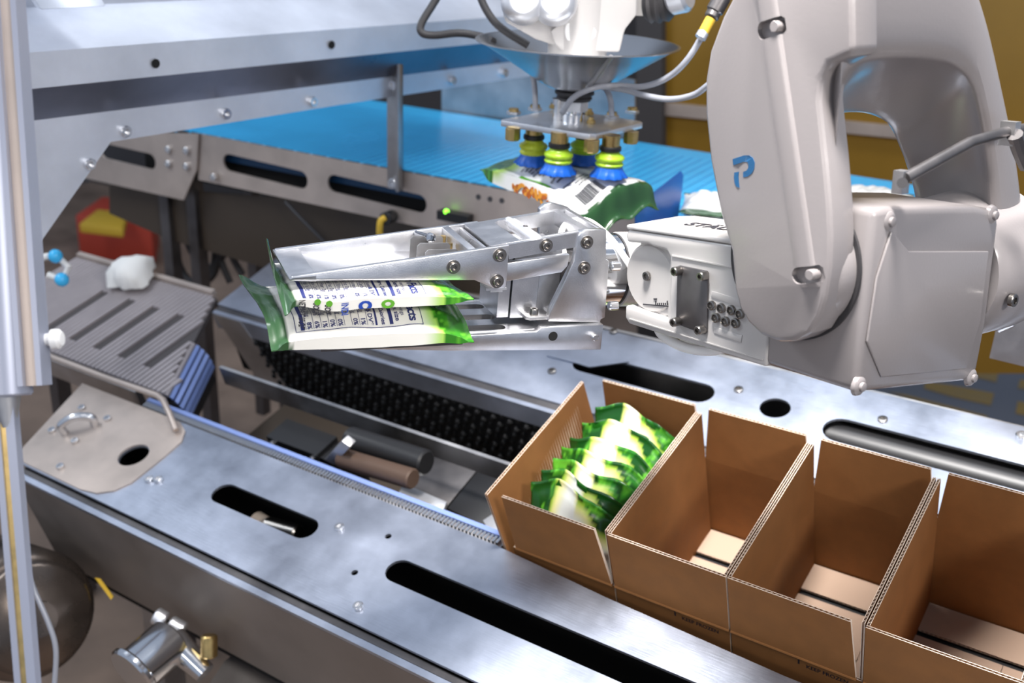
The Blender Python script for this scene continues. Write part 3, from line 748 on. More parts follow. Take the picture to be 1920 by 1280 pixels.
# ================================================================== six-axis robot arm: f along the forearm, s along the elbow axis, h up
RW = g(0.10, 0.06, -0.02)
RF = unit(0.6139, 0.235, -0.7536); RS = unit(0.7893, -0.1855, 0.5853); RH = unit(-0.0022, -0.9541, -0.2994)
def r(f, s, h): return RW + RF * f + RS * s + RH * h
def rs(u, v, s): return on(u, v, RW + RS * s, RS)          # on a plane across the elbow axis
def rf(u, v, f): return on(u, v, RW + RF * f, RF)          # on a plane across the forearm
ro = thing('industrial_robot', r(0.35, 0.1, -0.1), 'glossy white industrial robot arm bending above the cardboard boxes', 'robot')
# forearm with a fork at the wrist
bm = bm_new()
fa = [(0.057, 0.066), (0.062, 0.073), (0.30, 0.086), (0.30, -0.0535), (0.068, -0.0545), (0.0605, -0.047), (0.0605, -0.030), (0.138, -0.033), (0.142, -0.027), (0.138, 0.050), (0.131, 0.0575), (0.108, 0.058), (0.100, 0.060), (0.060, 0.0555)]
prism(bm, [r(a, -0.055, h) for a, h in fa], RS * 0.112, 0.004, seg=3)
prism(bm, [r(0.135, -0.050, -0.05), r(0.29, -0.050, -0.05), r(0.29, -0.05, 0.07), r(0.135, -0.050, 0.07)], RS * 0.10)
fo = obj('forearm', bm, 'white_bright', ro, smooth=40)
bm = bm_new(); prism(bm, [r(0.060, -0.0565, 0.0735), r(0.30, -0.0565, 0.0865), r(0.30, 0.057, 0.0865), r(0.075, 0.057, 0.0743), r(0.060, 0.040, 0.0735)], RH * 0.006, 0.002); obj('top_cover', bm, 'white_bright', ro)
bm = bm_new()
tfn = lambda x, y: r(0.118 + x, -0.012 + y, 0.0) + RH * (0.0803 + 0.0542 * (0.058 + x))
add_text(bm, 'STÄUBLI', 0.030, tfn, bold=0.001); obj('brand_lettering', bm, 'print_black', ro, smooth=0)
# wrist body between the fork tines
bm = bm_new(); cyl(bm, r(0.096, -0.046, 0.012), r(0.096, 0.05, 0.012), 0.047, n=36, bev=0.004)
cyl(bm, g(0.0836, 0.06, -0.02), g(0.145, 0.06, -0.02), 0.052, n=40, bev=0.003)
prism(bm, [r(0.075, -0.044, -0.045), r(0.14, -0.044, -0.028), r(0.14, -0.044, 0.054), r(0.075, -0.044, 0.06)], RS * 0.09)
obj('wrist', bm, 'white_bright', ro)
bm = bm_new(); lathe(bm, g(0.0811, 0.06, -0.02), E1, [(0, 0), (0, 0.0512), (0.0025, 0.0512), (0.0025, 0)], 40); obj('seal_ring', bm, 'rubber', ro)
bolt(ro, rs(1214, 517, -0.047), -RS, 0.0062, 0.004, 'bolt', 'wrist_screw')
bm = bm_new(); prism(bm, [rs(1206, 569, -0.0462), rs(1254, 573, -0.0462), rs(1254, 575, -0.0462), rs(1206, 571, -0.0462)], -RS * 0.0006)
for i in range(7):
    u = 1229 + i * 3.6; hh = 8 if i in (0, 6) else 4
    prism(bm, [rs(u, 571.5, -0.0462), rs(u + 1.6, 571.5, -0.0462), rs(u + 1.6, 571.5 - hh, -0.0462), rs(u, 571.5 - hh, -0.0462)], -RS * 0.0006)
prism(bm, [rs(1226, 559, -0.0462), rs(1232, 559, -0.0462), rs(1232, 561.5, -0.0462), rs(1226, 561.5, -0.0462)], -RS * 0.0006)
obj('joint_scale', bm, 'print_black', ro, smooth=0)
# steel cover plate on the forearm with four screws
bm = bm_new(); prism(bm, [rs(u, v, -0.0555) for u, v in ((1273, 498), (1277, 497), (1327, 507), (1330, 511), (1328, 622), (1324, 626), (1272, 607), (1270, 603))], -RS * 0.003, 0.0008); cp = obj('cover_plate', bm, 'steel_dark', ro)
for u, v in ((1274, 507), (1323, 516), (1272, 602), (1318, 617)):
    q = rs(u, v, -0.0586); bm = bm_new(); lathe(bm, q, -RS, [(0, 0.0058), (0.010, 0.0058), (0.0112, 0.0048), (0.0112, 0.0028), (0.006, 0.0026), (0.006, 0)], 16); obj('cover_screw', bm, 'bolt', ro)
for u, v in ((1336, 572), (1354, 577), (1373, 581), (1389, 588), (1344, 595), (1362, 602), (1381, 605)):
    bm = bm_new(); lathe(bm, rs(u, v, -0.055), -RS, [(0, 0.0062), (0.004, 0.0060), (0.0045, 0.0045), (0.0015, 0.0040), (0.0015, 0)], 14); obj('port_plug', bm, 'bolt', ro)
bm = bm_new()
for a, b in (((1335, 545), (1392, 562)), ((1340, 612), (1392, 628))):
    b_ = bm_new(); prism(b_, [rs(a[0], a[1], -0.0551), rs(b[0], b[1], -0.0551), rs(b[0] - 2, b[1] + 14, -0.0551), rs(a[0] - 1, a[1] + 12, -0.0551)], -RS * 0.0009, 0.0004); obj('embossed_label', b_, 'white_bright', ro)
bm.free()
bm = bm_new(); prism(bm, [r(0.143, -0.0553, 0.052), r(0.30, -0.0553, 0.057), r(0.30, -0.0553, 0.059), r(0.143, -0.0553, 0.0537)], -RS * 0.0012); prism(bm, [r(0.07, -0.0553, -0.047), r(0.295, -0.0553, -0.046), r(0.295, -0.0553, -0.0445), r(0.07, -0.0553, -0.0455)], -RS * 0.001); obj('casting_seam', bm, 'white_bright', ro)
bm = bm_new(); tube(bm, [r(0.085, -0.02, -0.050), r(0.105, -0.03, -0.064), r(0.145, -0.03, -0.072), r(0.19, -0.03, -0.066), r(0.225, -0.03, -0.05)], 0.0065, 12); obj('wrist_cable', bm, 'white_cable', ro)
bm = bm_new(); tube(bm, [r(0.115, -0.015, -0.050), r(0.14, -0.02, -0.065), r(0.18, -0.02, -0.068), r(0.24, -0.02, -0.05)], 0.006, 12); obj('wrist_cable', bm, 'white_cable', ro)
# elbow housing
HF = 0.4217
hp = [(1603, 738), (1640, 734), (1812, 716), (1833, 700), (1852, 600), (1868, 470), (1876, 410), (1862, 391), (1830, 386), (1665, 387), (1598, 393), (1592, 410)]
hpp = [r(HF, -0.053, -0.0515)] + [rf(u, v, HF) for u, v in hp[1:-2]] + [r(HF, -0.053, 0.151)]
bm = bm_new(); prism(bm, hpp, -RF * 0.128, 0.009, seg=3)
ho = obj('elbow_housing', bm, 'white_shaded', ro, smooth=40)
bm = bm_new(); prism(bm, [rf(u, v, HF) for u, v in ((1668, 432), (1700, 470), (1850, 470), (1835, 600), (1808, 690), (1650, 706), (1622, 640), (1640, 520))], RF * 0.003, 0.0028, seg=3); obj('housing_pad', bm, 'white_shaded', ro, smooth=50)
for u, v in ((1662, 414), (1607, 722), (1817, 706), (1856, 402)):
    q = rf(u, v, HF - 0.004); bm = bm_new(); lathe(bm, q, RF, [(0, 0.012), (0.004, 0.0105), (0.006, 0.0075), (0.006, 0.0055), (0.009, 0.005), (0.0095, 0.003), (0.0095, 0)], 18); obj('housing_boss', bm, 'white_shaded', ro)
# near fork leg (column) with joint disc
cx = r(0.327, 0, 0.078)
colp = [(1368, 470), (1374, 542), (1384, 580), (1400, 606), (1424, 629), (1456, 642), (1490, 643), (1518, 626), (1536, 596), (1548, 555), (1556, 500), (1558, 440), (1555, 380), (1548, 300), (1536, 190), (1539, 150), (1554, 122), (1600, 100)]
cf = [rs(u, v, -0.100) for u, v in colp]
cf += [r(0.392, -0.1, 0.47), r(0.30, -0.1, 0.49), rs(1388, -40, -0.1), rs(1352, 30, -0.1), rs(1328, 95, -0.1), rs(1319, 150, -0.1), rs(1319, 210, -0.1), rs(1328, 300, -0.1), rs(1347, 400, -0.1)]
bm = bm_new(); prism(bm, cf, RS * 0.045, 0.014, seg=4)
ra, rb = rs(1432, 0, -0.1), rs(1507, 530, -0.1)
pn = (rb - ra).normalized().cross(RS).normalized()
if pn.dot(RF) < 0: pn = -pn
bmesh.ops.bisect_plane(bm, geom=bm.verts[:] + bm.edges[:] + bm.faces[:], plane_co=ra, plane_no=pn)
bmesh.ops.bisect_plane(bm, geom=bm.verts[:] + bm.edges[:] + bm.faces[:], plane_co=ra + pn * 0.020, plane_no=pn)
d1 = (rb - ra).normalized()
bmesh.ops.bisect_plane(bm, geom=bm.verts[:] + bm.edges[:] + bm.faces[:], plane_co=rb, plane_no=d1)
for v in bm.verts:
    d = (v.co - ra).dot(pn); s_ = (v.co - RW).dot(RS); t_ = (v.co - rb).dot(d1)
    if (abs(d) < 1e-4 or abs(d - 0.020) < 1e-4) and s_ < -0.098 and t_ < 1e-3: v.co -= RS * (0.0075 if t_ > -0.05 else 0.0105)
es = [e for e in bm.edges if all((q.co - RW).dot(RS) < -0.105 for q in e.verts) and e.calc_length() > 0.05 and (abs((e.verts[0].co - ra).dot(pn) - (e.verts[1].co - ra).dot(pn)) < 1e-4)]
bmesh.ops.bevel(bm, geom=es, offset=0.004, offset_type='OFFSET', segments=3, profile=0.5, affect='EDGES')
d1 = (rb - ra).normalized(); d2 = pn
cut = bm_new(); pocks = []
for (u, v) in ((1436, 55), (1502, 517)):
    q = rs(u, v, -0.1105); pocks.append(q)
    cp_ = [(-0.006 + 0.009 * math.cos(t), 0.009 * math.sin(t)) for t in [PI / 2 + PI * i / 8 for i in range(9)]] + [(0.018, -0.009), (0.021, -0.006), (0.021, 0.006), (0.018, 0.009)]
    prism(cut, [q - RS * 0.01 + d2 * a + d1 * b for a, b in cp_], RS * 0.022)
def carved(body, cutter):
    """body minus cutter, both as loose mesh data in conveyor coordinates"""
    ms = []
    for b in (body, cutter):
        bmesh.ops.recalc_face_normals(b, faces=b.faces)
        m = bpy.data.meshes.new('m'); b.to_mesh(m); b.free(); o = bpy.data.objects.new('m', m); COL.objects.link(o); ms.append(o)
    md_ = ms[0].modifiers.new('b', 'BOOLEAN'); md_.operation = 'DIFFERENCE'; md_.solver = 'EXACT'; md_.object = ms[1]
    dg = bpy.context.evaluated_depsgraph_get(); me = bpy.data.meshes.new_from_object(ms[0].evaluated_get(dg))
    out = bm_new(); out.from_mesh(me)
    for o in ms: bpy.data.objects.remove(o)
    bpy.data.meshes.remove(me); return out
bm = carved(bm, cut)
from mathutils.bvhtree import BVHTree
col_tree = BVHTree.FromBMesh(bm)
col_o = obj('near_fork_leg', bm, 'white_shaded', ro, smooth=18)
for q in pocks:
    bm = bm_new(); cyl(bm, q + d2 * 0.011 + RS * 0.014, q + d2 * 0.011 - RS * 0.001, 0.006, n=18, bev=0.001); obj('pocket_screw', bm, 'white_shaded', ro)
bm = bm_new(); lathe(bm, cx - RS * 0.0575, RS, [(0, 0.0), (0, 0.0885), (0.0035, 0.0885), (0.0035, 0.0)], 64); obj('joint_seal', bm, 'rubber', ro)
bm = bm_new(); lathe(bm, cx - RS * 0.054, RS, [(0, 0), (0, 0.0862), (0.02, 0.0880), (0.02, 0)], 64); obj('joint_disc', bm, 'white_shaded', ro, smooth=50)
bm = bm_new(); lathe(bm, cx + RF * 0.010 - RS * 0.0885, RS, [(0, 0), (0, 0.060), (0.004, 0.066), (0.012, 0.0715), (0.020, 0.074), (0.0305, 0.0745), (0.0305, 0)], 64); obj('joint_cap', bm, 'white_shaded', ro, smooth=50)
# emblem on the column
def Q(x, y):
    d_ = cdir((1280 + x * 0.336 - 960) / FPX, (y * 0.336 - 640) / FPX, 1.0).normalized()
    h_ = col_tree.ray_cast(CAM_P, d_)[0]
    return (h_ if h_ is not None else rs(1280 + x * 0.336, y * 0.336, -0.104)) - RS * 0.0005
bm = bm_new()
prism(bm, [Q(*p) for p in ((280, 887), (345, 866), (372, 866), (392, 880), (403, 908), (401, 940), (386, 967), (362, 985), (339, 989), (339, 958), (356, 952), (368, 935), (369, 915), (360, 902), (340, 902), (284, 922))], RS * 0.0025)
prism(bm, [Q(*p) for p in ((289, 962), (315, 957), (312, 985), (314, 1015), (318, 1047), (300, 1040), (291, 1020), (287, 990))], RS * 0.0025)
obj('emblem', bm, 'logo_blue', ro, smooth=0)
# fork bridge and far leg: loft between the rim at the front and the smaller rim behind
def rim(f, pts): return [r(f, s, h) for s, h in pts]
inner_f = [(-0.075, 0.10), (-0.085, 0.24), (-0.082, 0.272), (-0.070, 0.292), (-0.045, 0.302), (0.03, 0.302), (0.10, 0.298), (0.140, 0.290), (0.168, 0.272), (0.185, 0.25), (0.205, 0.22), (0.235, 0.16), (0.262, 0.09), (0.275, 0.0)]
ib = [(1530, 300), (1540, 262), (1547, 246), (1562, 240), (1588, 237), (1612, 238), (1634, 246), (1652, 258), (1664, 275), (1672, 295), (1682, 315), (1692, 338), (1704, 370), (1712, 420)]
FB = 0.25
inner_b = [rf(u, v, FB) for u, v in ib]
outer = [(-0.09, 0.46), (-0.08, 0.47), (-0.06, 0.475), (-0.04, 0.475), (-0.02, 0.475), (0.02, 0.47), (0.06, 0.45), (0.12, 0.420), (0.178, 0.362), (0.215, 0.312), (0.246, 0.265), (0.290, 0.20), (0.338, 0.115), (0.365, 0.0)]
bm = bm_new()
L0 = [rim(FB, outer), rim(FB + 0.09, outer), rim(0.368, outer), rim(0.386, [(s - 0.006, h - 0.006) for s, h in outer]), rim(0.392, [(s - 0.018, h - 0.018) for s, h in outer])]
inf = rim(0.392, inner_f)
md = []
for i, (a, b) in enumerate(zip(inf, inner_b)):
    for_k = []
    for t in (0.0, 0.04, 0.12, 0.3, 0.55, 0.8, 1.0):
        q = a.lerp(b, t)
        bulgev = RH * (0.016 * math.sin(PI * t)) * sstep(0.0, 0.15, 0.5) + RS * 0.010 * math.sin(PI * t) * (1 if i > 7 else 0)
        for_k.append(q + bulgev)
    md.append(for_k)
rows = []
for i in range(len(outer)):
    near_rim = inf[i] + (RH * 0.006 + RS * 0.004) - 0 * RF
    row = [L0[k][i] for k in range(5)] + [inf[i].lerp(L0[4][i], 0.12) + RF * 0.001] + [inf[i] - RF * 0.006 + (inner_b[i] - inf[i]).normalized() * 0.004] + md[i][2:]
    rows.append([bm.verts.new(p) for p in row])
for a, b in zip(rows, rows[1:]):
    for k in range(len(a)):
        k2 = (k + 1) % len(a)
        bm.faces.new((a[k], a[k2], b[k2], b[k]))
bm.faces.new(rows[-1]); bm.faces.new(rows[0][::-1])
fb = obj('fork_bridge', bm, 'white_shaded', ro, smooth=60)
sub = fb.modifiers.new('sub', 'SUBSURF'); sub.levels = 2; sub.render_levels = 2
# far joint with a plug screw
bm = bm_new(); lathe(bm, r(0.34, 0.215, 0.03), RS, [(0, 0), (0, 0.086), (0.01, 0.093), (0.12, 0.098), (0.13, 0.09), (0.13, 0)], 48); obj('far_fork_joint', bm, 'white_shaded', ro)
bolt(ro, on(1895, 562, r(0.435, 0.3, 0), RF), RF, 0.0085, 0.006, 'bolt', 'plug_screw')
# strut with clamps in front of the fork
bm = bm_new(); p0, p1, p2, p3 = rf(1697, 334, 0.43), rf(1820, 266, 0.43), rf(1890, 246, 0.43), rf(1960, 235, 0.43)
tube(bm, [p0, p1, p2, p3], 0.0062, 14, False); st = obj('support_rod', bm, 'steel_dark', ro)
bm = bm_new(); fr = (rf(1689, 339, 0.425), RS, RH, RF); fbox(bm, fr, (-0.006, -0.013, -0.006), (0.007, 0.011, 0.006), bev=0.0015); obj('rod_clamp', bm, 'steel_dull', ro)
bm = bm_new(); cyl(bm, rf(1692, 343, 0.432), rf(1692, 343, 0.440), 0.0055, n=16); obj('clamp_knob', bm, 'rubber', ro)
bm = bm_new(); fr = (rf(1893, 247, 0.43), RS, RH, RF); fbox(bm, fr, (-0.008, -0.015, -0.008), (0.004, 0.012, 0.010), bev=0.0015); obj('rod_clamp', bm, 'steel_dull', ro)
bm = bm_new(); tube(bm, [rf(1903, 252, 0.44), rf(1912, 280, 0.44), rf(1925, 310, 0.44)], 0.009, 10); obj('cable_strap', bm, 'steel_dark', ro)
# ================================================================== suction tool of the overhead delta robot
H1 = cdir(0.6497, -0.2665, 0.712); H1 = (H1 - UP * H1.dot(UP)).normalized()
H2 = UP.cross(H1)
if H2.dot(cdir(-0.7591, -0.2767, 0.5892)) < 0: H2 = -H2
DP = at(1075, 228, 1.95)                                   # centre of the square plate's top
def d(a, b, c): return DP + H1 * a + H2 * b + UP * c
def du(u, v, c): return on(u, v, DP + UP * c, UP)
AX = d(0.005, 0.005, 0.0)
dr = thing('delta_robot_head', d(0, 0, 0.5), 'white delta robot head with a wide steel drip cone above the suction plate', 'robot')
bm = bm_new()
lathe(bm, AX + UP * 0.058, UP, [(0, 0.0), (0, 0.040), (0.004, 0.052), (0.012, 0.066), (0.080, 0.176), (0.0805, 0.183), (0.0825, 0.183), (0.0825, 0.176), (0.016, 0.066), (0.010, 0.03), (0.010, 0)], 72)
obj('drip_cone', bm, 'steel_spun', dr)
bm = bm_new(); q0 = AX + UP * 0.058; ca = math.radians(-62)
cd_ = (cdir(0.25, 0, -0.97) - UP * UP.dot(cdir(0.25, 0, -0.97))).normalized()
tube(bm, [q0 + cd_ * 0.054 + UP * 0.008, q0 + cd_ * 0.110 + UP * 0.036, q0 + cd_ * 0.178 + UP * 0.0815], 0.0045, 8, False); obj('seam_bead', bm, 'steel_dull', dr)
bm = bm_new()
lathe(bm, AX + UP * 0.07, UP, [(0, 0), (0, 0.05), (0.10, 0.055), (0.30, 0.055), (0.30, 0)], 40)
hd = obj('head_body', bm, 'white_bright', dr)
fcam = (cdir(0.05, 0, -1) - UP * UP.dot(cdir(0.05, 0, -1))).normalized(); fr_ = UP.cross(fcam).normalized()
if fr_.dot(cdir(1, 0, 0)) < 0: fr_ = -fr_
DQ = lambda x, y, z: AX + fr_ * x + fcam * y + UP * z      # x right, y towards viewer, z up around the head
def dface(u, v, y): return on(u, v, AX + fcam * y, fcam)
bm = bm_new(); prism(bm, [dface(u, v, 0.045) for u, v in ((1078, -60), (1196, -60), (1194, 28), (1172, 56), (1162, 98), (1056, 98), (1040, 82), (1032, 58), (1062, 34))], -fcam * 0.07, 0.004, seg=2); obj('arm_bracket', bm, 'white_bright', dr)
bm = bm_new(); prism(bm, [dface(u, v, 0.03) for u, v in ((925, -60), (1012, -60), (1016, 10), (1066, 78), (1048, 88), (1004, 74), (948, 42))], -fcam * 0.05, 0.004, seg=2); obj('arm_bracket', bm, 'white_bright', dr)
bm = bm_new(); lathe(bm, dface(1088, 58, 0.0455), fcam, [(0, 0), (0, 0.027), (0.003, 0.027), (0.005, 0.024), (0.005, 0)], 36); rdsk = obj('round_cover', bm, 'white_cable', dr)
bm = bm_new(); add_text(bm, '\u2014\u2014', 0.014, lambda x, y: dface(1088, 58, 0.0512) + fr_ * x + UP * (y + 0.008), align='CENTER'); obj('cover_mark', bm, 'hose', rdsk, smooth=0)
for (u, v, rr_) in ((982, 2, 0.040), (1040, 4, 0.040)):
    q = at(u, v, 1.82)
    bm = bm_new(); ax = (fcam + UP * 0.25 - fr_ * 0.1).normalized()
    lathe(bm, q - ax * 0.035, ax, [(0, 0), (0, rr_ * 0.6), (0.012, rr_ * 0.92), (0.030, rr_), (0.044, rr_ * 0.93), (0.054, rr_ * 0.72), (0.056, rr_ * 0.58), (0.050, rr_ * 0.5), (0.050, 0)], 36); obj('ball_socket', bm, 'alu_soft', dr)
bm = bm_new(); cyl(bm, at(1052, 8, 1.90), at(1078, 2, 1.90), 0.034, 0.026, n=24, bev=0.004); obj('rubber_boot', bm, 'rubber', dr)
bm = bm_new(); a0, a1 = at(1208, 14, 1.92), at(1262, 6, 1.90); ax = (a1 - a0).normalized(); L_ = (a1 - a0).length
lathe(bm, a0, ax, [(0, 0), (0, 0.020), (L_ * 0.2, 0.030), (L_ * 0.3, 0.026), (L_ * 0.5, 0.032), (L_ * 0.6, 0.027), (L_ * 0.8, 0.031), (L_, 0.022), (L_, 0)], 28); obj('rubber_boot', bm, 'rubber', dr)
bm = bm_new(); cyl(bm, at(1255, -8, 1.88), at(1292, -16, 1.86), 0.034, n=28, bev=0.006); obj('ball_socket', bm, 'alu_soft', dr)
bm = bm_new(); fbox(bm, (at(1195, 6, 1.95), fr_, fcam, UP), (-0.03, -0.02, -0.02), (0.012, 0.02, 0.03), bev=0.003); obj('socket_stem', bm, 'white_bright', dr)
bm = bm_new(); cyl(bm, AX + UP * 0.0595, AX + UP * 0.40 + UP * 0, 0.012, n=16); obj('drive_shaft', bm, 'steel_dull', dr)
# mounting column up to the ceiling frame, out of the picture
bm = bm_new(); cyl(bm, AX + UP * 0.36, AX + UP * 1.1, 0.06, n=24); obj('mounting_column', bm, 'alu_soft', dr)
vt = thing('suction_tool', d(0, 0, 0), 'square aluminium suction plate with four lime bellows cups', 'suction tool')
bm = bm_new(); pl = [(-0.100, 0.088), (-0.094, 0.094), (0.094, 0.098), (0.104, 0.090), (0.108, -0.080), (0.100, -0.090), (-0.060, -0.094), (-0.070, -0.088)]
pl = [(-0.098, 0.090), (-0.090, 0.096), (0.085, 0.100), (0.092, 0.094), (0.106, -0.076), (0.098, -0.086), (-0.058, -0.094), (-0.068, -0.088)]
prism(bm, [d(a, b, -0.0105) for a, b in pl], UP * 0.0105, 0.001); obj('mounting_plate', bm, 'alu_soft', vt)
bm = bm_new()
lathe(bm, AX + UP * 0.0, UP, [(0, 0), (0, 0.022), (0.014, 0.022), (0.014, 0.017), (0.022, 0.017), (0.022, 0)], 28); obj('hub', bm, 'chrome', vt)
bm = bm_new(); lathe(bm, AX + UP * 0.020, UP, [(0, 0), (0, 0.026), (0.018, 0.026), (0.018, 0)], 6); hexn = obj('hub_nut', bm, 'alu_soft', vt)
bm = bm_new(); lathe(bm, AX + UP * 0.038, UP, [(0, 0), (0, 0.030), (0.005, 0.033), (0.007, 0.030), (0.012, 0.036), (0.017, 0.036), (0.018, 0.03), (0.0195, 0.03), (0.0195, 0)], 32); obj('rotary_seal', bm, 'rubber', vt)
bm = bm_new(); lathe(bm, AX - fr_ * 0.028 + UP * 0.0, UP, [(0, 0), (0, 0.008), (0.03, 0.008), (0.03, 0.012), (0.04, 0.012), (0.04, 0)], 18); obj('elbow_fitting', bm, 'bolt_bright', vt)
def brassnut(q, up, drop, wh=True):
    bm = bm_new(); hexnut(bm, q, UP, 0.0125, 0.007); lathe(bm, q + UP * 0.007, UP, [(0, 0.009), (0.004, 0.009), (0.004, 0)], 16)
    return obj('hex_nut', bm, 'bolt_bright', vt)
for k, (u, v) in enumerate(((963, 214), (1185, 212), (1003, 207), (1147, 221), (1108, 231), (1045, 219), (1037, 203), (1105, 215))):
    q = du(u, v, 0.0005); big = k < 4
    bm = bm_new(); hexnut(bm, q, UP, 0.0135 if big else 0.008, 0.006); n_ = obj('hex_nut', bm, 'bolt_bright' if big else 'brass', vt)
    bm = bm_new(); lathe(bm, q + UP * 0.006, UP, [(0, 0.0095 if big else 0.005), (0.005, 0.0095 if big else 0.005), (0.0055, 0)], 16); obj('nut_cap', bm, 'brass', n_)
for k, (u, v) in enumerate(((962, 240), (1110, 262), (1184, 246))):
    q = du(u, v, -0.011); bm = bm_new(); lathe(bm, q - UP * 0.003, -UP, [(-0.003, 0), (-0.003, 0.014), (0.017, 0.014), (0.019, 0.012), (0.019, 0)], 8); obj('brass_plug', bm, 'brass', vt, smooth=20)
# cups: collar, bellows, blue skirt
BAGT = DP - UP * 0.0775
def cup(u, v, m, lift=0.0):
    q = on(u, v, BAGT + UP * (0.004 + lift), UP)
    bm = bm_new(); lathe(bm, q + UP * 0.047, UP, [(0, 0), (0, 0.016), (0.018 + 0.004, 0.016), (0.022, 0)], 20); obj('brass_stem', bm, 'brass', vt)
    bm = bm_new(); lathe(bm, q + UP * 0.040, UP, [(0, 0), (0, 0.017), (0.002, 0.0195), (0.008, 0.0195), (0.010, 0.017), (0.010, 0)], 28); obj('collar', bm, 'black_plastic', vt)
    bm = bm_new(); lathe(bm, q + UP * 0.012, UP, [(0, 0), (0, 0.021), (0.003, 0.0245), (0.006, 0.0255), (0.009, 0.0225), (0.0105, 0.0222), (0.013, 0.0255), (0.017, 0.0265), (0.020, 0.0245), (0.023, 0.019), (0.025, 0.0175), (0.0285, 0.0165), (0.0285, 0)], 32); b_ = obj('bellows', bm, m, vt, smooth=60)
    bm = bm_new(); lathe(bm, q, UP, [(-0.004, 0.0), (-0.005, 0.032), (-0.003, 0.0325), (0.004, 0.0275), (0.010, 0.0245), (0.016, 0.0225), (0.016, 0)], 48, wob=lambda k, a, r_: r_ * (1 + (0.07 * math.sin(13 * a) + 0.05 * math.sin(7 * a + u)) * (1 if k in (1, 2) else 0.25 if k == 3 else 0)))
    obj('skirt', bm, 'cup_blue', vt, smooth=60)
for u, v, m in ((999, 302, 'cup_lime'), (1046, 319, 'cup_green'), (1094, 300, 'cup_green'), (1141, 325, 'cup_green')): cup(u, v, m)
# hoses
def hose(name, pts, rad, label, m='hose', cat='hose', group=None):
    bm = bm_new(); tube(bm, pts, rad, 12, True, 8)
    return tag(obj(name, bm, m, None, loc=pts[0]), label, cat, group)
hose('air_hose', [at(1329, 46, 1.75), at(1290, 110, 1.78), at(1252, 145, 1.82), at(1205, 162, 1.85), at(1150, 160, 1.87), at(1110, 166, 1.86), at(1075, 183, 1.86), at(1053, 213, 1.86)], 0.0052, 'grey air hose curving from the yellow banded fitting to the suction plate')
hose('air_hose', [at(1330, 158, 1.72), at(1300, 178, 1.76), at(1255, 186, 1.80), at(1205, 178, 1.83), at(1170, 168, 1.86), at(1130, 163, 1.90), at(1100, 160, 1.93)], 0.0052, 'grey air hose sagging from behind the robot column to the cone neck')
hose('air_hose', [at(998, 138, 1.935), at(1001, 155, 1.935), at(1003, 175, 1.94), at(1004, 206, 1.945)], 0.0052, 'short vertical grey hose on the left of the suction plate')
hose('air_hose', [at(1128, 160, 1.93), at(1138, 170, 1.92), at(1145, 190, 1.92), at(1147, 219, 1.92)], 0.0052, 'short vertical grey hose on the right of the suction plate')
hose('signal_cable', [at(835, -30, 2.0), at(812, 8, 2.0), at(790, 45, 2.0), at(792, 62, 2.0), at(815, 66, 2.0), at(860, 62, 1.99), at(900, 68, 1.98), at(925, 78, 1.95)], 0.0072, 'dark cable bending from the top edge to the left rim of the drip cone', 'rubber', 'cable')
hose('signal_cable', [at(895, -30, 1.95), at(905, 5, 1.95), at(925, 38, 1.95), at(950, 60, 1.95), at(990, 85, 1.95)], 0.0072, 'dark cable dropping into the left half of the drip cone', 'rubber', 'cable')
pf = thing('push_fitting', at(1330, 40, 1.74), 'yellow banded push fitting at the upper left of the robot column', 'fitting')
bm = bm_new(); cyl(bm, at(1318, 62, 1.745), at(1333, 34, 1.74), 0.0085, n=16); obj('band', bm, 'yellow', pf)
bm = bm_new(); cyl(bm, at(1313, 71, 1.745), at(1319, 61, 1.745), 0.0095, n=16); obj('sleeve', bm, 'alu_soft', pf)
bm = bm_new(); cyl(bm, at(1333, 34, 1.74), at(1339, 22, 1.74), 0.012, n=16, bev=0.002); cyl(bm, at(1339, 22, 1.74), at(1356, -8, 1.735), 0.0145, n=16, bev=0.002); obj('gland', bm, 'steel_dark', pf)
# bag hanging under the cups
def pick_col(u, v, side):
    # v: 0 at the left tip .. 1 at the crumpled right end; u -.5 near .. .5 far
    n = noise.noise(V((u * 5, v * 5, 2.0))) * 0.03
    lv = PICK_LV
    if v > 0.86 + n: return lerp3((0.006, 0.030, 0.008), (0.02, 0.07, 0.02), 0.5 + 0.5 * noise.noise(V((u * 8, v * 8, 1))))
    if v < 0.20 + 0.05 * u + n: return lerp3(leafy(u, v, lv), (0.05, 0.22, 0.03), 0.4)
    w = (0.76, 0.76, 0.74)
    if side < 0:
        return w
    if v < 0.30 + n: return lerp3((0.34, 0.52, 0.08), w, sstep(0.20, 0.30, v - n))
    return w
PICK_LV = leafset(77, 26, -0.6, 0.6, -0.1, 0.3, 0.07, 0.13)
def df_pick(u, v, p):
    e = sstep(0.45, 1.0, v); w = sstep(0.86, 1.0, v); t = sstep(0.16, 0.0, v)
    p.x += 0.05 * t * (u + 0.1) * -1.0
    p.z -= 0.030 * e * sstep(0.35, -0.5, u) + 0.036 * w
    p.y -= 0.022 * w
    p.z += 0.006 * math.sin(u * 16 + v * 9) * w
    p.z -= 0.012 * sstep(0.0, -0.5, u)
    for cu, cv in CUPS_UV:
        q = ((u - cu) * PW) ** 2 + ((v - cv) * PH) ** 2
        p.z += 0.007 * math.exp(-q / 0.0006)
    return p
PH = 0.335; PW = 0.19
pe_y = (-H2 - H1 * 0.17).normalized(); pe_x = UP.cross(pe_y); pe_x = pe_x if pe_x.dot(H1) > 0 else -pe_x
po = DP + H1 * 0.010 + H2 * 0.156 - UP * (0.0775 + 0.021)
CUPS_UV = []
for u, v in ((999, 302), (1046, 319), (1094, 300), (1141, 325)):
    q = on(u, v, BAGT, UP) - po; CUPS_UV.append((q.dot(pe_x) / PW, q.dot(pe_y) / PH))
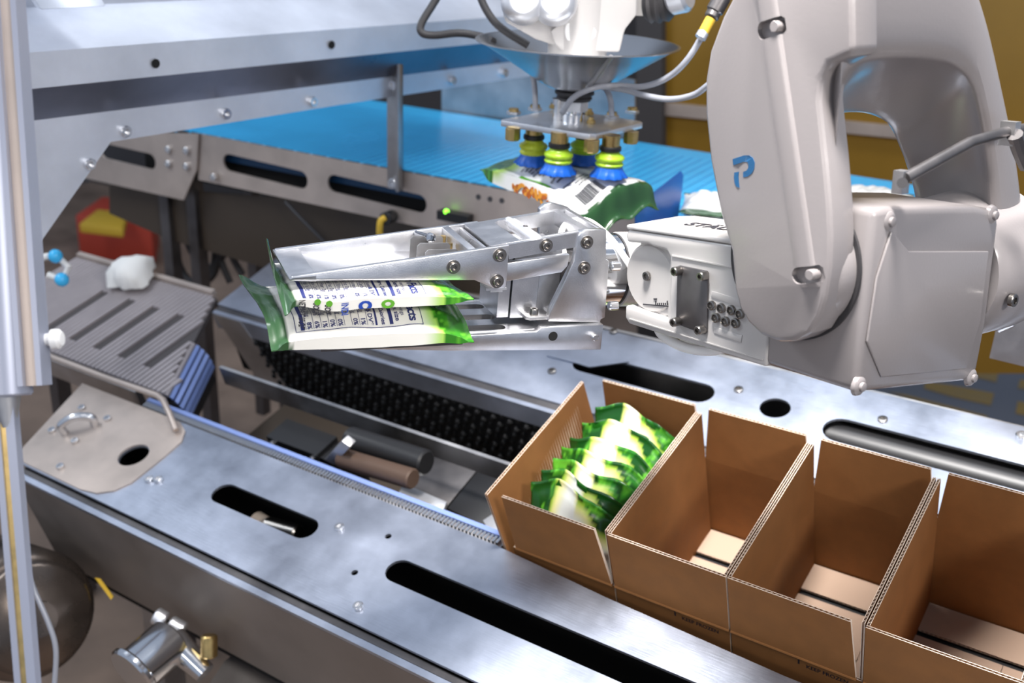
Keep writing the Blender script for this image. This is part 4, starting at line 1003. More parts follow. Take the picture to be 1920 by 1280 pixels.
pb, psurf = make_bag('vegetable_pouch', (po, pe_x, pe_y, UP), PW, PH, 0.040, pick_col, 'white and dark green printed bag hanging under the suction cups', nx=52, ny=72, deform=df_pick, seed=9, wr=0.005, bulge=0.35, gus=0.7)
bm = bm_new()
rr = random.Random(3)
pf_ = lambda x, y: psurf(x / PW, y / PH, 1) + UP * 0.0018
for k in range(11):
    y = 0.100 + k * 0.0098
    add_text(bm, rr.choice(['cook from frozen until', 'keep frozen until use', 'microwave on high for', 'stove top add water', 'heat to 165 degrees', 'stir well and serve']), 0.0082, lambda a, b: pf_(-0.008 - a * 0.8, y + b), bold=0.0002)
for k in range(3):
    y = 0.217 + k * 0.009
    add_text(bm, rr.choice(['questions or comments?', 'product of u.s.a.', 'distributed by']), 0.0075, lambda a, b: pf_(0.0 - a * 0.85, y + b), bold=0.0002)
tag(obj('printed_text', bm, 'print_black', pb, smooth=0), kind='stuff')
bm = bm_new()
x = -0.062
for k in range(34):
    wd_ = rr.choice((0.0008, 0.0014, 0.002)); add_rect(bm, x, 0.248, x + wd_, 0.278, pf_, 1, 5); x += wd_ + rr.choice((0.0008, 0.0012))
    if x > -0.012: break
tag(obj('barcode', bm, 'print_black', pb, smooth=0), kind='stuff')
bm = bm_new(); add_rect(bm, -0.0835, 0.118, -0.075, 0.200, pf_, 2, 10); obj('green_pill', bm, 'print_green', pb, smooth=0)

for k in range(46):
    v_ = rr.uniform(0.34, 0.74); x_ = rr.uniform(0.35, 0.95); a_, b_ = psurf(-0.5, v_, 1), psurf(-0.5, v_, -1); q = a_.lerp(b_, x_) - pe_x * 0.0012
    bm = bm_new() if k == 0 else bm
    t1 = pe_y; t2 = (b_ - a_).normalized(); s_ = rr.uniform(0.003, 0.006); an = rr.uniform(0, PI)
    vs_ = [bm.verts.new(q + (t1 * math.cos(an) + t2 * math.sin(an)) * (s_ * 1.5 * math.cos(t)) + (t2 * math.cos(an) - t1 * math.sin(an)) * (s_ * 0.8 * math.sin(t)) - pe_x * 0.00004 * k) for t in [2 * PI * i / 10 for i in range(10)]]
    bm.faces.new(vs_).material_index = k % 2
tag(obj('printed_picture', bm, ['print_orange', 'print_rust'], pb, smooth=0), kind='stuff')
# ================================================================== blue belt conveyor behind
BE = at(1000, 361, 2.45)
def bz(u, v, c=0.0): return on(u, v, BE + UP * c, UP)
bl, br_ = bz(330, 240), bz(1330, 422)
BD1 = (br_ - bl).normalized(); BD2 = UP.cross(BD1); BD2 = BD2 if BD2.dot(cdir(0, 0, 1)) > 0 else -BD2
BL0 = bl; BLEN = (br_ - bl).length
def bb(a, b, c): return BL0 + BD1 * a + BD2 * b + UP * c
def bs_(u, v, off=0.0): return on(u, v, BL0 - BD2 * off, BD2)        # on the near side plate
cv = thing('blue_conveyor', bb(0.6, 0.2, -0.9), 'bright blue belt conveyor with a slotted steel side frame', 'conveyor')
BW_ = 0.60
bm = bm_new()
nl = int((BLEN + 0.6) / 0.0265)
me_ = None
prism(bm, [bb(-0.15, 0.0, 0), bb(BLEN + 0.5, 0.0, 0), bb(BLEN + 0.5, BW_ + 0.07, 0), bb(-0.15, BW_ + 0.12, 0)], -UP * 0.012)
obj('belt', bm, 'belt_blue', cv, smooth=0)
bm = bm_new()
for i in range(nl):
    a = -0.12 + i * 0.0265; fbox(bm, (bb(a, 0.001, 0.0003), BD1, BD2, UP), (0.0, 0.0, 0), (0.0013, BW_, 0.0003))
tag(obj('belt_joint', bm, 'blue_plastic', cv, smooth=0), kind='stuff')
bm = bm_new()
for i in range(34):
    a = -0.10 + i * 0.053; fbox(bm, (bb(a, -0.004, -0.014), BD1, BD2, UP), (0, 0, 0), (0.042, 0.004, 0.012))
tag(obj('edge_link', bm, 'black_plastic', cv, smooth=0), kind='stuff')
SF = (bb(0, -0.005, -0.014), BD1, UP, -BD2)
def sxy(u, v):
    q = bs_(u, v, 0.005) - SF[0]; return (q.dot(BD1), q.dot(UP))
def slot_px(u0, v0, u1, v1, hw):
    a = sxy(u0, v0); b = sxy(u1, v1); dx, dy = b[0] - a[0], b[1] - a[1]; L_ = math.hypot(dx, dy); dx /= L_; dy /= L_
    out = []
    for i in range(9):
        t = -PI / 2 + PI * i / 8; c_, s_ = math.cos(t) * hw, math.sin(t) * hw; out.append((b[0] - dx * hw + dx * c_ - dy * s_, b[1] - dy * hw + dy * c_ + dx * s_))
    for i in range(9):
        t = PI / 2 + PI * i / 8; c_, s_ = math.cos(t) * hw, math.sin(t) * hw; out.append((a[0] + dx * hw + dx * c_ - dy * s_, a[1] + dy * hw + dy * c_ + dx * s_))
    return out
bm = bm_new()
so = [sxy(372, 337), sxy(640, 394), sxy(1000, 470), sxy(1330, 530), sxy(1330, 425), sxy(1000, 366), (sxy(640, 300)), sxy(372, 250)]
holed(bm, [so, slot_px(418, 302, 577, 340, 0.0235), slot_px(614, 341, 800, 385, 0.0225)], SF, 0.006); obj('side_frame', bm, 'steel_warm', cv, smooth=0)
bm = bm_new()
so = [sxy(150, 332), sxy(348, 374), sxy(360, 325), sxy(372, 337), sxy(376, 252), sxy(230, 252), sxy(170, 300)]
so = [sxy(150, 330), sxy(348, 374), sxy(372, 318), sxy(376, 250), sxy(200, 245)]
holed(bm, [so, slot_px(192, 280, 296, 304, 0.0225)], (SF[0] - BD2 * 0.008, BD1, UP, -BD2), 0.006); obj('tail_frame', bm, 'steel_warm', cv, smooth=0)
bm = bm_new(); fbox(bm, (bb(0, 0.03, 0), BD1, BD2, UP), (-0.18, 0, -0.075), (BLEN, 0.01, -0.03)); obj('return_belt', bm, 'return_blue', cv, smooth=0)
bm = bm_new(); fbox(bm, (bb(0, 0.06, 0), BD1, BD2, UP), (-0.2, 0, -0.16), (BLEN + 0.45, 0.5, -0.06)); obj('belt_bed', bm, 'pit', cv, smooth=0)
for u, v in ((317, 280), (351, 282), (317, 307), (351, 312), (402, 332)):
    bolt(cv, bs_(u, v, 0.0135), -BD2, 0.010, 0.008, 'bolt_bright', 'frame_bolt')
for u, v in ((897, 369), (919, 373), (941, 376)):
    bm = bm_new(); lathe(bm, bs_(u, v, 0.0055), -BD2, [(0, 0), (0, 0.0065), (0.001, 0.0065), (0.001, 0)], 14); obj('frame_hole', bm, 'steel_dark', cv)
# sheet skirt and legs under the belt
bm = bm_new(); prism(bm, [bs_(205, 345, -0.05), bs_(205, 400, -0.05), bs_(320, 450, -0.05), bs_(560, 520, -0.05), bs_(1000, 560, -0.05), bs_(1330, 600, -0.05), bs_(1330, 470, -0.05), bs_(640, 380, -0.05)], BD2 * 0.004); obj('skirt_panel', bm, 'skirt_brown', cv, smooth=0)
for a in (-0.11, 0.0):
    for b in (0.05, 0.40):
        bm = bm_new(); fbox(bm, (bb(a, b, -0.12), BD1, BD2, UP), (-0.018, -0.018, -0.95), (0.018, 0.018, 0)); obj('leg', bm, 'steel_dark', cv, smooth=0)
fl_ = (bb(0, 0, 0) - FLOOR_P).dot(UP)
# vertical strut between hood and conveyor frame
sp = thing('hood_strut', bs_(740, 345, 0.02), 'flat steel strut standing on the blue conveyor frame', 'strut')
s0 = bs_(742, 347, 0.018); s1 = s0 + UP * 0.290; sr = BD1
bm = bm_new(); prism(bm, [s0 - sr * 0.022 - UP * 0.01, s0 + sr * 0.022 - UP * 0.01, s1 + sr * 0.022 + UP * 0.02, s1 - sr * 0.022], -BD2 * 0.005, 0.001); obj('strut_bar', bm, 'steel_dull', sp)
bm = bm_new(); prism(bm, [s0 + sr * 0.014 - UP * 0.01, s0 + sr * 0.022 - UP * 0.01, s1 + sr * 0.022 + UP * 0.02, s1 + sr * 0.014 + UP * 0.015], -BD2 * 0.020, 0.001); obj('strut_flange', bm, 'steel_dull', sp)
bolt(sp, s0 - BD2 * 0.006 + UP * 0.006, -BD2, 0.013, 0.012, 'bolt_bright', 'strut_bolt'); bolt(sp, s0 - BD2 * 0.006 + UP * 0.243, -BD2, 0.012, 0.010, 'bolt_bright', 'strut_bolt')
# ------------------------------------------------------------------ stainless hood above, folded sheet running along H1
HE = s0 + UP * 0.24 + BD2 * 0.03
HN = H2
def hv(u, v, off): return on(u, v, HE + HN * off, HN)
hood = thing('infeed_hood', HE + UP * 0.5, 'folded stainless steel hood spanning the upper left above the blue belt', 'hood')
if HN.dot(cdir(0, 0, 1)) < 0: HN = -HN
def along(p, t): return p + H1 * t
def tpos(u, v, off): return (hv(u, v, off) - HE).dot(H1)
tl, tr_ = tpos(-60, 240, 0.0), tpos(1010, 120, 0.0)
pE = hv(640, 155, 0.0); pC = hv(640, 108, -0.06); pB = hv(640, 54, -0.06); pA = hv(370, 0, 0.07)
def hprof(p): return ((p - HE).dot(HN), (p - HE).dot(UP))
prof = [hprof(pE), hprof(pC), hprof(pB), hprof(pA)]
prof.append((prof[3][0] + 0.01, prof[3][1] + 0.16)); prof.append((prof[3][0] + 0.25, prof[3][1] + 0.22))
def hpt(t, q): return HE + H1 * t + HN * q[0] + UP * q[1]
def sheet(name, a, b, m, t0=tl, t1=tr_, th=0.003):
    bm = bm_new(); n_ = (hpt(0, b) - hpt(0, a)).cross(H1).normalized()
    prism(bm, [hpt(t0, a), hpt(t1, a), hpt(t1, b), hpt(t0, b)], n_ * th); return obj(name, bm, m, hood, smooth=0)
for nm, i, m in (('under_fold', 0, 'under_sheet_shaded'), ('front_fascia', 1, 'steel_bright'), ('sloping_top', 2, 'steel_bright'), ('upper_fascia', 3, 'steel_bright'), ('roof_sheet', 4, 'steel_bright')):
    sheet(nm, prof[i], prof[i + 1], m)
bm = bm_new(); hp_ = [hv(u, v, 0.0) for u, v in ((-60, 245), (208, 213), (640, 156), (1010, 104))]
pe_ = [hv(u, v, 0.0) for u, v in ((1010, 140), (640, 196), (208, 266), (66, 468), (-60, 640))]
prism(bm, [hpt(tl, prof[0]), hpt(tr_, prof[0])] + pe_, HN * 0.004); obj('side_sheet', bm, 'steel_bright', hood, smooth=0)
for u, v in ((232, 245), (420, 212), (583, 190), (845, 150), (942, 136), (165, 306)):
    bolt(hood, hv(u, v, 0.0) , -HN, 0.011, 0.012, 'bolt_bright', 'sheet_bolt')
for u, v in ((292, 119), (622, 84)):
    bm = bm_new(); lathe(bm, hv(u, v, -0.0635), -HN, [(0, 0), (0, 0.0085), (0.0008, 0.0085), (0.0008, 0)], 16); obj('sheet_hole', bm, 'pit', hood)
bm = bm_new(); prism(bm, [hpt(tpos(40, 60, 0), (prof[2][0] - 0.0, prof[2][1] + 0.07)), hpt(tpos(160, 40, 0), (prof[2][0], prof[2][1] + 0.07)), hpt(tpos(160, 10, 0), (prof[2][0] + 0.1, prof[2][1] + 0.15)), hpt(tpos(40, 30, 0), (prof[2][0] + 0.1, prof[2][1] + 0.15))], -HN * 0.02, 0.004); obj('corner_cap', bm, 'steel_bright', hood)
# hanger that carries the hood, out of the picture
bm = bm_new(); fbox(bm, (HE, H1, HN, UP), (-0.6, 0.25, 0.3), (-0.55, 0.3, 1.2)); obj('hanger', bm, 'steel_dull', hood, smooth=0)
# ------------------------------------------------------------------ things around the belt
gpn = thing('guide_plate', bz(1230, 430), 'dark blue plastic guide plate standing right of the hanging bag', 'guide plate')
q = [on(u, v, at(1235, 385, 2.10), UP.cross(H1 * 3.7 + H2 * 1.24).normalized()) for u, v in ((1273, 322), (1278, 330), (1274, 368), (1266, 420), (1190, 446), (1190, 388))]
bm = bm_new(); prism(bm, q, BD2 * 0.012, 0.002); obj('plate', bm, 'blue_plastic', gpn)
def belt_bag(u, v, seed, w, h, label, rot):
    c = bz(u, v, 0.004); ex = (BD1 * math.cos(rot) + BD2 * math.sin(rot)); ey = UP.cross(ex)
    lv = leafset(seed, 20, -0.6, 0.6, -0.2, 1.2, 0.1, 0.16)
    def cf(a, b, s):
        if b > 0.9 or b < 0.08: return leafy(a, b, lv)
        return (0.80, 0.80, 0.78)
    make_bag('vegetable_pouch', (c - ey * h / 2 + UP * 0.032, ex, ey, UP), w, h, 0.05, cf, label, nx=26, ny=30, seed=seed, wr=0.006)
belt_bag(1332, 412, 51, 0.13, 0.17, 'white bag lying on the blue belt left of the robot column', 0.3)
belt_bag(1640, 405, 52, 0.16, 0.22, 'white bag lying on the blue belt, seen through the robot fork', 0.2)
sn = thing('sensor', bs_(725, 412, 0.03), 'black cylinder sensor with a yellow cable under the blue conveyor', 'sensor')
bm = bm_new(); cyl(bm, bs_(737, 404, 0.0), bs_(722, 410, 0.06), 0.016, n=18, bev=0.003); obj('sensor_body', bm, 'black_plastic', sn)
bm = bm_new(); tube(bm, [bs_(722, 408, 0.06), bs_(714, 414, 0.07), bs_(712, 428, 0.07), bs_(712, 445, 0.06)], 0.008, 10); obj('sensor_cable', bm, 'yellow', sn)
ln = thing('indicator_unit', bs_(850, 405, 0.03), 'small dark sensor unit with a glowing green light under the conveyor frame', 'sensor')
bm = bm_new(); fbox(bm, (bs_(855, 404, 0.012), BD1, BD2, UP), (-0.042, -0.02, -0.012), (0.045, 0.006, 0.010), bev=0.002); obj('unit_body', bm, 'black_plastic', ln)
bm = bm_new(); sphere(bm, bs_(837, 397, 0.026), 0.0075, 12); obj('status_light', bm, 'led_green', ln)
hose('signal_cable', [bs_(535, 378, 0.0), bs_(570, 415, 0.01), bs_(605, 450, 0.01), bs_(640, 490, 0.0)], 0.005, 'thin black cable crossing the dark skirt panel diagonally', 'rubber', 'cable')
# ------------------------------------------------------------------ walls behind
WO = at(1450, 200, 3.7); WN = (BD2).normalized()
def wp(u, v, o=0.0): return on(u, v, WO - WN * o, WN)
bm = bm_new(); prism(bm, [wp(1215, -900), wp(2600, -900), wp(2600, 700), wp(1215, 700)], WN * 0.05); tag(obj('wall_back', bm, 'ochre', smooth=0), kind='structure')
bm = bm_new(); prism(bm, [wp(1190, -900, 0.05), wp(1237, -900, 0.05), wp(1243, 700, 0.05), wp(1195, 700, 0.05)], WN * 0.04); tag(obj('trim_1', bm, 'dark_wall', smooth=0), kind='structure')
bm = bm_new(); prism(bm, [wp(1243, 192, 0.02), wp(2600, 330, 0.02), wp(2600, 350, 0.02), wp(1243, 216, 0.02)], WN * 0.019); tag(obj('trim_2', bm, 'steel_warm', smooth=0), kind='structure')
W2 = bb(0.3, 2.9, 0)
def w2(u, v): return on(u, v, W2, WN)
bm = bm_new(); prism(bm, [w2(-700, -700), w2(1215, -700), w2(1215, 600), w2(-700, 600)], WN * 0.05); tag(obj('wall_left', bm, 'dark_wall', smooth=0), kind='structure')
ep_ = thing('belt_end_panel', bb(0.6, 0.62, 0), 'dusky blue steel panel at the far edge of the blue belt under the hood', 'panel')
bm = bm_new(); prism(bm, [on(u, v, bb(0, BW_ + 0.12, 0), BD2) for u, v in ((828, 120), (1000, 105), (1190, 150), (1190, 290), (940, 245), (828, 225))], BD2 * 0.01); obj('panel_sheet', bm, 'steel_dull', ep_, smooth=0)
# ================================================================== slatted grey belt on the left
IZ = -0.118
ib_ = thing('slatted_belt', V((-1.5, 0.2, -0.4)), 'grey ribbed conveyor belt with dark slots at the left', 'conveyor belt')
def iz(u, v, z=IZ): return onz(u, v, z)
corn = [iz(40, 640), iz(205, 500), iz(412, 560), iz(424, 640), iz(411, 688), iz(310, 748)]
ya, yb = 0.045, 0.385
def xr(y): return -1.165 - (y - 0.045) * 0.60                     # skewed right end
NS = 30; x_l = -1.95
bm = bm_new(); prism(bm, [(x_l, ya, IZ - 0.003), (xr(ya), ya, IZ - 0.003), (xr(yb), yb, IZ - 0.003), (x_l, yb, IZ - 0.003)], V((0, 0, -0.012))); obj('belt_base', bm, 'belt_slot', ib_, smooth=0)
proto = None
slots_x = []
for (u0, v0, u1, v1) in ((150, 595, 205, 545), (150, 630, 250, 562), (200, 645, 300, 572), (245, 662, 345, 590), (290, 680, 390, 602), (338, 700, 400, 668)):
    slots_x.append((iz(u0, v0).x + iz(u1, v1).x) * 0.5)
slx = [iz(246, 540).x, iz(200, 598).x, iz(252, 608).x, iz(294, 626).x, iz(340, 641).x, iz(366, 682).x]
slx = [iz(165, 571).x, iz(203, 593).x, iz(246, 608).x, iz(291, 626).x, iz(339, 640).x, iz(368, 682).x]
step = 0.0160
x = x_l; k = 0
ys0, ys1 = 0.10, 0.29
while x < xr(ya) - 0.004:
    yt = min(yb, 0.045 + (-1.165 - (x + 0.011)) / 0.60) if x > xr(yb) - 0.011 else yb
    near = min(abs(x + 0.005 - s) for s in slx)
    bm = bm_new(); w_ = 0.0112
    if near < 0.0125:
        last = abs(x + 0.005 - slx[5]) < 0.0125
        e1 = 0.235 if last else ys1
        box(bm, (x, ya, IZ - 0.003), (x + w_, ys0, IZ + 0.003))
        obj('slat', bm, 'belt_grey', ib_, smooth=0)
        if yt > e1 + 0.01: bm = bm_new(); box(bm, (x, e1, IZ - 0.003), (x + w_, yt, IZ + 0.003)); obj('slat', bm, 'belt_grey', ib_, smooth=0)
    else:
        box(bm, (x, ya, IZ - 0.003), (x + w_, yt, IZ + 0.003)); obj('slat', bm, 'belt_grey', ib_, smooth=0)
    x += step; k += 1
# rounded, toothed end of the belt
for k in range(6):
    a = k * 0.30; o_ = V((xr(ya) - 0.002 + 0.05 * math.sin(a) - 0.0, 0, IZ - 0.05 + 0.05 * math.cos(a)))
    bm = bm_new()
    for j in range(26):
        y = ya + j * 0.0066; q = V((o_.x + (xr(y) - xr(ya)), y, o_.z)); fr = (q, V((math.cos(a), 0, -math.sin(a))), V((0, 1, 0)), V((math.sin(a), 0, math.cos(a))))
        fbox(bm, fr, (0, 0, -0.004), (0.0105, 0.0045, 0.002))
    tag(obj('end_tooth', bm, 'link_blue' if k > 0 else 'belt_grey', ib_, smooth=0), kind='stuff')
bm = bm_new(); prism(bm, [(xr(ya) - 0.05, ya, IZ - 0.1), (xr(ya) + 0.035, ya, IZ - 0.1), (xr(ya) + 0.03, ya, IZ - 0.02), (xr(ya) - 0.05, ya, IZ - 0.02)], V((-0.1, 0.17, 0))); obj('end_roller', bm, 'black_plastic', ib_, smooth=0)
bm = bm_new(); box(bm, (x_l, yb + 0.002, IZ - 0.05), (-1.385, yb + 0.016, IZ + 0.012), bev=0.002); obj('back_rail', bm, 'steel_warm', ib_)
bm = bm_new(); box(bm, (x_l, ya - 0.020, IZ - 0.06), (-1.25, ya - 0.004, IZ - 0.004), bev=0.002); obj('front_rail', bm, 'steel_dull', ib_)
for x_ in (-1.85, -1.4):
    bm = bm_new(); fbox(bm, (V((x_, 0.2, IZ - 0.05)), GX, GY, UP), (-0.02, -0.02, -0.88), (0.02, 0.02, 0)); obj('leg', bm, 'steel_dark', ib_, smooth=0)
bm = bm_new(); tube(bm, [onz(60, 652, -0.09), onz(95, 668, -0.09), onz(200, 708, -0.09), onz(295, 741, -0.09), onz(306, 750, -0.09), onz(318, 775, -0.095), onz(330, 806, -0.1135)], 0.0068, 12, False)
tag(obj('guide_rod', bm, 'steel_warm', None, loc=onz(330, 806, -0.118)), 'bent steel guide rod along the near edge of the slatted belt', 'rod')
# ================================================================== drive parts between the decks
gx = thing('gearbox', V((-0.82, 0.10, -0.35)), 'dark gearbox block below the guide bar between the decks', 'gearbox')
bm = bm_new(); box(bm, (-0.92, 0.09, -0.335), (-0.77, 0.155, -0.190), bev=0.004); obj('housing', bm, 'black_plastic', gx)
bm = bm_new(); box(bm, (-0.768, 0.095, -0.32), (-0.70, 0.15, -0.200), bev=0.004); obj('side_cover', bm, 'black_plastic', gx)
for x_, z_ in ((-0.905, -0.205), (-0.905, -0.29), (-0.785, -0.205), (-0.785, -0.28)): bolt(gx, V((x_, 0.0898, z_)), (0, -1, 0), 0.008, 0.006, 'bolt_bright', 'housing_bolt')
mo = thing('drive_motor', V((-0.55, 0.1, -0.33)), 'dark cylindrical motor with a brown sleeve below the guide bar', 'motor')
a_, b_ = onz(655, 810, -0.28), onz(815, 862, -0.28)
bm = bm_new(); cyl(bm, ony(655, 822, 0.12), ony(800, 868, 0.12), 0.026, n=24, bev=0.004); obj('motor_body', bm, 'black_plastic', mo)
bm = bm_new(); cyl(bm, ony(640, 858, 0.06), ony(775, 898, 0.06), 0.020, n=24, bev=0.003); obj('sleeve', bm, 'copper_tone', mo)
bm = bm_new(); prism(bm, [ony(608, 862, 0.05), ony(640, 826, 0.05), ony(656, 838, 0.05), ony(626, 872, 0.05)], V((0, 0.02, 0)), 0.002); obj('end_tab', bm, 'steel_dull', mo)
pd = thing('pusher_carriage', V((-0.4, 0.1, -0.34)), 'brownish carriage plate with a black pad left of the full box', 'carriage')
bm = bm_new(); prism(bm, [onz(u, v, -0.25) for u, v in ((820, 838), (905, 868), (838, 948), (752, 915))], V((0, 0, -0.01)), 0.001); obj('carriage_plate', bm, 'steel_dark', pd)
bm = bm_new(); prism(bm, [onz(u, v, -0.245) for u, v in ((908, 866), (960, 885), (975, 940), (905, 985), (838, 952))], V((0, 0, -0.02)), 0.002); obj('black_pad', bm, 'black_plastic', pd)
bm = bm_new(); prism(bm, [onz(u, v, -0.20) for u, v in ((755, 905), (838, 940), (826, 965), (745, 930))], V((0, 0, -0.01)), 0.001); obj('light_strip', bm, 'alu_soft', pd)
bm = bm_new(); prism(bm, [onz(u, v, -0.21) for u, v in ((905, 975), (925, 962), (945, 1010), (920, 1000))], V((0, 0, -0.01)), 0.001); obj('light_block', bm, 'alu_soft', pd)
bm = bm_new(); box(bm, (-1.15, 0.03, -0.36), (-0.24, 0.34, -0.345)); tag(obj('drip_tray', bm, 'skirt_brown', None, smooth=0, loc=(-0.7, 0.18, -0.36)), 'dull brown tray floor between the two steel decks', 'tray')
# ================================================================== pole in front on the left
PZ_ = 1.05; PK = PZ_ / 1.9
pu = (at(72, 640, PZ_) - at(36, 0, PZ_)).normalized()
po_ = thing('profile_pole', at(30, 740, PZ_), 'upright aluminium profile pole with a tan groove at the far left', 'pole')
px_ = cdir(1, 0.0, 0); px_ = (px_ - pu * px_.dot(pu)).normalized(); pz_ = pu.cross(px_)
pz_ = pz_ if pz_.dot(cdir(0, 0, -1)) > 0 else -pz_
def pol(u, v): return at(u, v, PZ_)
b0, b1 = pol(20, 745), pol(-25, -60)
pd_ = (b1 - b0).normalized()
bm = bm_new(); cyl(bm, pol(17, 742), pol(-32, -60), 0.040 * PK, n=28, bev=0.002); obj('round_tube', bm, 'pole_grey', po_)
bm = bm_new(); fr = (pol(74, 722), px_ * PK, pz_ * PK, (pol(20, -60) - pol(74, 722)) ); Lp = 1.0
fbox(bm, fr, (-0.026, -0.012, 0), (-0.016, 0.030, Lp)); fbox(bm, fr, (0.008, -0.012, 0), (0.018, 0.030, Lp)); fbox(bm, fr, (-0.016, -0.012, 0), (0.008, 0.004, Lp)); obj('side_channel', bm, 'pole_grey', po_)
bm = bm_new(); fbox(bm, fr, (-0.0155, 0.0042, 0), (0.0075, 0.018, Lp)); obj('groove_strip', bm, 'steel_warm', po_, smooth=0)
bm = bm_new(); lathe(bm, pol(92, 636), px_, [(a_ * PK, b_ * PK) for a_, b_ in ((-0.01, 0), (-0.01, 0.010), (0.004, 0.012), (0.006, 0.018), (0.018, 0.018), (0.024, 0.012), (0.025, 0))], 20); obj('knob', bm, 'white_cable', po_)
bm = bm_new(); cyl(bm, pol(12, 742), pol(18, 800), 0.024 * PK, 0.012 * PK, n=20); obj('end_cone', bm, 'steel_dull', po_)
bm = bm_new(); fr = (pol(8, 745), px_ * PK, pz_ * PK, (pol(56, 1330) - pol(8, 745))); Lp = 1.0
fbox(bm, fr, (-0.018, -0.01, 0), (-0.007, 0.012, Lp)); fbox(bm, fr, (0.004, -0.01, 0), (0.020, 0.012, Lp)); obj('lower_rail', bm, 'pole_grey', po_, smooth=0)
bm = bm_new(); fbox(bm, fr, (-0.007, -0.008, 0), (0.004, 0.008, Lp)); obj('lower_groove', bm, 'brass', po_, smooth=0)
bm = bm_new(); q = pol(56, 1330); fbox(bm, (q, GX, GY, UP), (-0.02, -0.02, -0.75), (0.02, 0.02, 0)); obj('pole_foot', bm, 'pole_grey', po_, smooth=0)
# ================================================================== things below the front deck
dm = thing('drum_motor', at(80, 1200, 2.3), 'big dark brown drum motor below the deck at bottom left', 'motor')
bm = bm_new(); c0_, c1_ = at(60, 1155, 2.10), at(-60, 1100, 2.42); cyl(bm, c0_, c1_, 0.130, n=40, bev=0.02); cyl(bm, c0_, at(68, 1159, 2.075), 0.11, n=40, bev=0.01); obj('motor_shell', bm, 'drum', dm, smooth=50)
bm = bm_new(); cyl(bm, at(67, 1158, 2.078), at(74, 1162, 2.06), 0.035, n=24); obj('hub', bm, 'drum', dm)
vf = thing('pipe_valve', at(310, 1250, 2.0), 'shiny steel pipe tee with a brass nipple under the deck beam', 'valve')
bm = bm_new(); cyl(bm, at(250, 1262, 1.96), at(322, 1198, 2.03), 0.045, n=28, bev=0.004); cyl(bm, at(246, 1266, 1.96), at(258, 1255, 1.97), 0.056, n=28, bev=0.004); obj('pipe_body', bm, 'chrome', vf)
bm = bm_new(); cyl(bm, at(322, 1200, 2.03), at(385, 1262, 2.01), 0.030, 0.020, n=20); obj('pipe_branch', bm, 'chrome', vf)
bm = bm_new(); cyl(bm, at(392, 1190, 2.01), at(392, 1232, 2.01), 0.016, n=16, bev=0.003); obj('brass_nipple', bm, 'brass', vf)
bm = bm_new(); cyl(bm, at(290, 1152, 2.06), at(310, 1164, 2.06), 0.017, n=16, bev=0.003); cyl(bm, at(318, 1168, 2.06), at(345, 1183, 2.06), 0.017, n=16, bev=0.003); obj('pipe_union', bm, 'alu_soft', vf)
bm = bm_new(); prism(bm, [at(u, v, 2.18) for u, v in ((178, 1083), (188, 1085), (212, 1118), (208, 1124))], cdir(0, 0, 1) * 0.003); tag(obj('yellow_tag', bm, 'yellow', None, smooth=0, loc=at(195, 1100, 2.18)), 'small yellow tag below the deck beam', 'tag')
hose('drain_cable', [at(48, 1060, 2.0), at(66, 1110, 2.0), at(90, 1165, 2.0), at(104, 1210, 2.0), at(104, 1260, 2.0), at(98, 1330, 2.0)], 0.005, 'thin pale cable hanging beside the pole at bottom left', 'hose', 'cable')
bm = bm_new()
lowp = [(420, 1240), (455, 1210), (640, 1290), (900, 1420), (300, 1420)]
prism(bm, [onz(u, v, -0.46) for u, v in lowp], V((0, 0, -0.02))); tag(obj('lower_shelf', bm, 'beam_grey', None, smooth=0, loc=onz(600, 1290, -0.46)), 'dim brown shelf sheet under the front deck', 'shelf')
# ================================================================== clutter on the floor at the left
def fl(u, v, h=0.0): return on(u, v, FLOOR_P + UP * h, UP)
ty = thing('yellow_tray', fl(220, 440), 'yellow plastic tray lying on the red crate behind the slatted belt', 'tray')
bm = bm_new(); prism(bm, [fl(u, v, 0.26) for u, v in ((150, 436), (185, 408), (240, 415), (232, 446))], UP * 0.05, 0.008); obj('tray_body', bm, 'yellow', ty)
rc_ = thing('red_crate', fl(230, 470), 'red plastic crate on the floor behind the slatted belt', 'crate')
bm = bm_new(); prism(bm, [fl(u, v, 0.0) for u, v in ((150, 480), (200, 440), (300, 455), (290, 500))], UP * 0.24, 0.01); obj('crate_body', bm, 'red', rc_)
cl_ = bm_new()
oc = on(243, 503, V((0, 0, -0.070)), V((0, 0, 1)))
lathe(cl_, oc, (0, 0, 1), [(-0.03, 0), (-0.03, 0.06), (0.0, 0.055), (0.018, 0.040), (0.026, 0.018), (0.028, 0)], 26, wob=lambda k, a, r_: r_ * (1 + 0.18 * math.sin(3 * a + k) + 0.1 * math.sin(7 * a + 2 * k)))
tag(obj('white_cloth', cl_, 'cloth_white', None, smooth=60, loc=oc), 'crumpled white cloth on the back rail of the slatted belt', 'cloth')
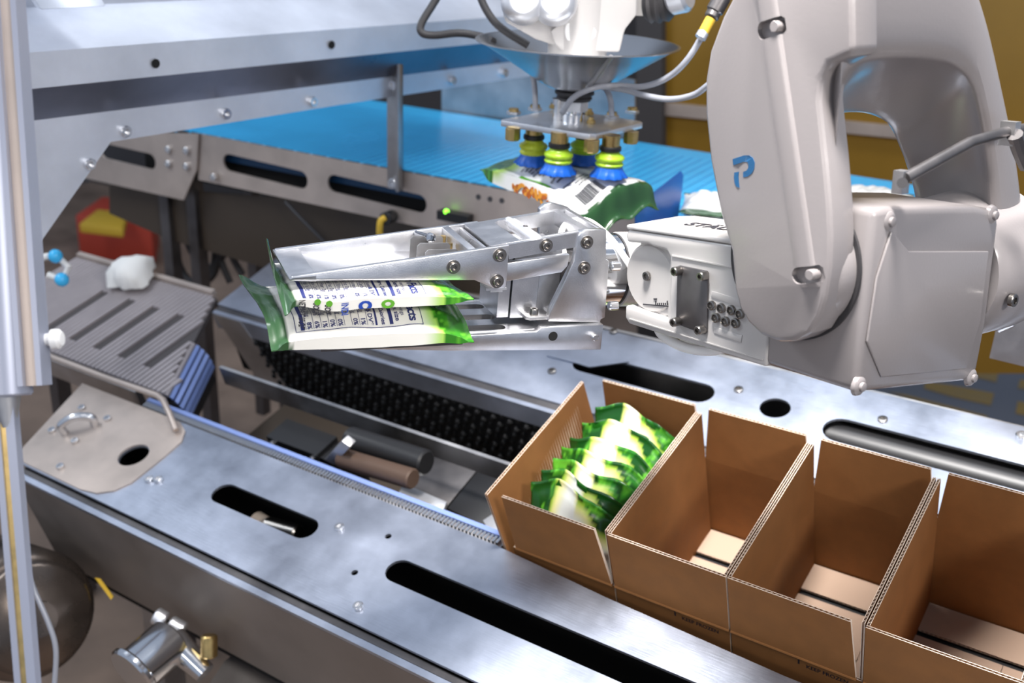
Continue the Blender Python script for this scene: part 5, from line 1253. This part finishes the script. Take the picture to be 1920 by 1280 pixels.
rg = thing('strap_loop', at(105, 500, 2.4), 'white and blue strap loop beside the left pole', 'strap')
bm = bm_new(); tube(bm, [at(80, 482, 2.4), at(105, 478, 2.4), at(128, 500, 2.4), at(118, 525, 2.4), at(90, 515, 2.4)], 0.008, 10, False); obj('strap_band', bm, 'cloth_white', rg)
bm = bm_new(); sphere(bm, at(104, 480, 2.39), 0.016, 12); obj('blue_clip', bm, 'belt_blue', rg)
bm = bm_new(); sphere(bm, at(116, 524, 2.39), 0.016, 12); obj('blue_clip', bm, 'belt_blue', rg)
for k, pts in enumerate((((330, 440), (335, 490), (355, 525), (385, 528), (400, 500), (405, 450)), ((345, 440), (365, 480), (395, 500), (425, 470), (430, 445)), ((400, 445), (415, 490), (432, 530)), ((425, 455), (440, 490), (455, 515)), ((320, 445), (322, 500), (345, 535), (395, 522), (415, 470)))):
    hose('power_cable', [bs_(u, v, -0.12) for u, v in pts], 0.010, ('outermost black cable loop', 'inner black cable loop', 'straight black cable right of the loops', 'rightmost short black cable', 'large black cable loop reaching lowest')[k] + ' under the blue conveyor skirt', 'rubber', 'cable', 'black cables under the blue conveyor')
# steel cabinet far right behind the robot
cbn = thing('machine_cabinet', fl(1900, 700), 'grey steel machine cabinet behind the robot at the right edge', 'cabinet')
q = at(1905, 636, 1.85)
bm = bm_new(); fbox(bm, (q, GX, GY, UP), (-0.035, 0.0, -0.045), (0.22, 0.40, 0.10), bev=0.004); obj('cabinet_body', bm, 'steel_dull', cbn)
bm = bm_new(); cyl(bm, at(1866, 612, 1.80), at(1900, 597, 1.78), 0.013, n=16, bev=0.003); obj('cable_gland', bm, 'chrome', cbn)
bm = bm_new(); fbox(bm, (q, GX, GY, UP), (0.10, 0.29, -0.75), (0.20, 0.38, -0.045)); obj('pedestal', bm, 'steel_dark', cbn, smooth=0)
# ================================================================== gravity: turn everything so that true up is +z
bpy.context.view_layer.update()
for o in list(bpy.data.objects):
    if o.parent is None and o.type in ('MESH', 'EMPTY', 'CURVE'):
        o.matrix_world = TILT @ o.matrix_world
    if 'base' in o: del o['base']
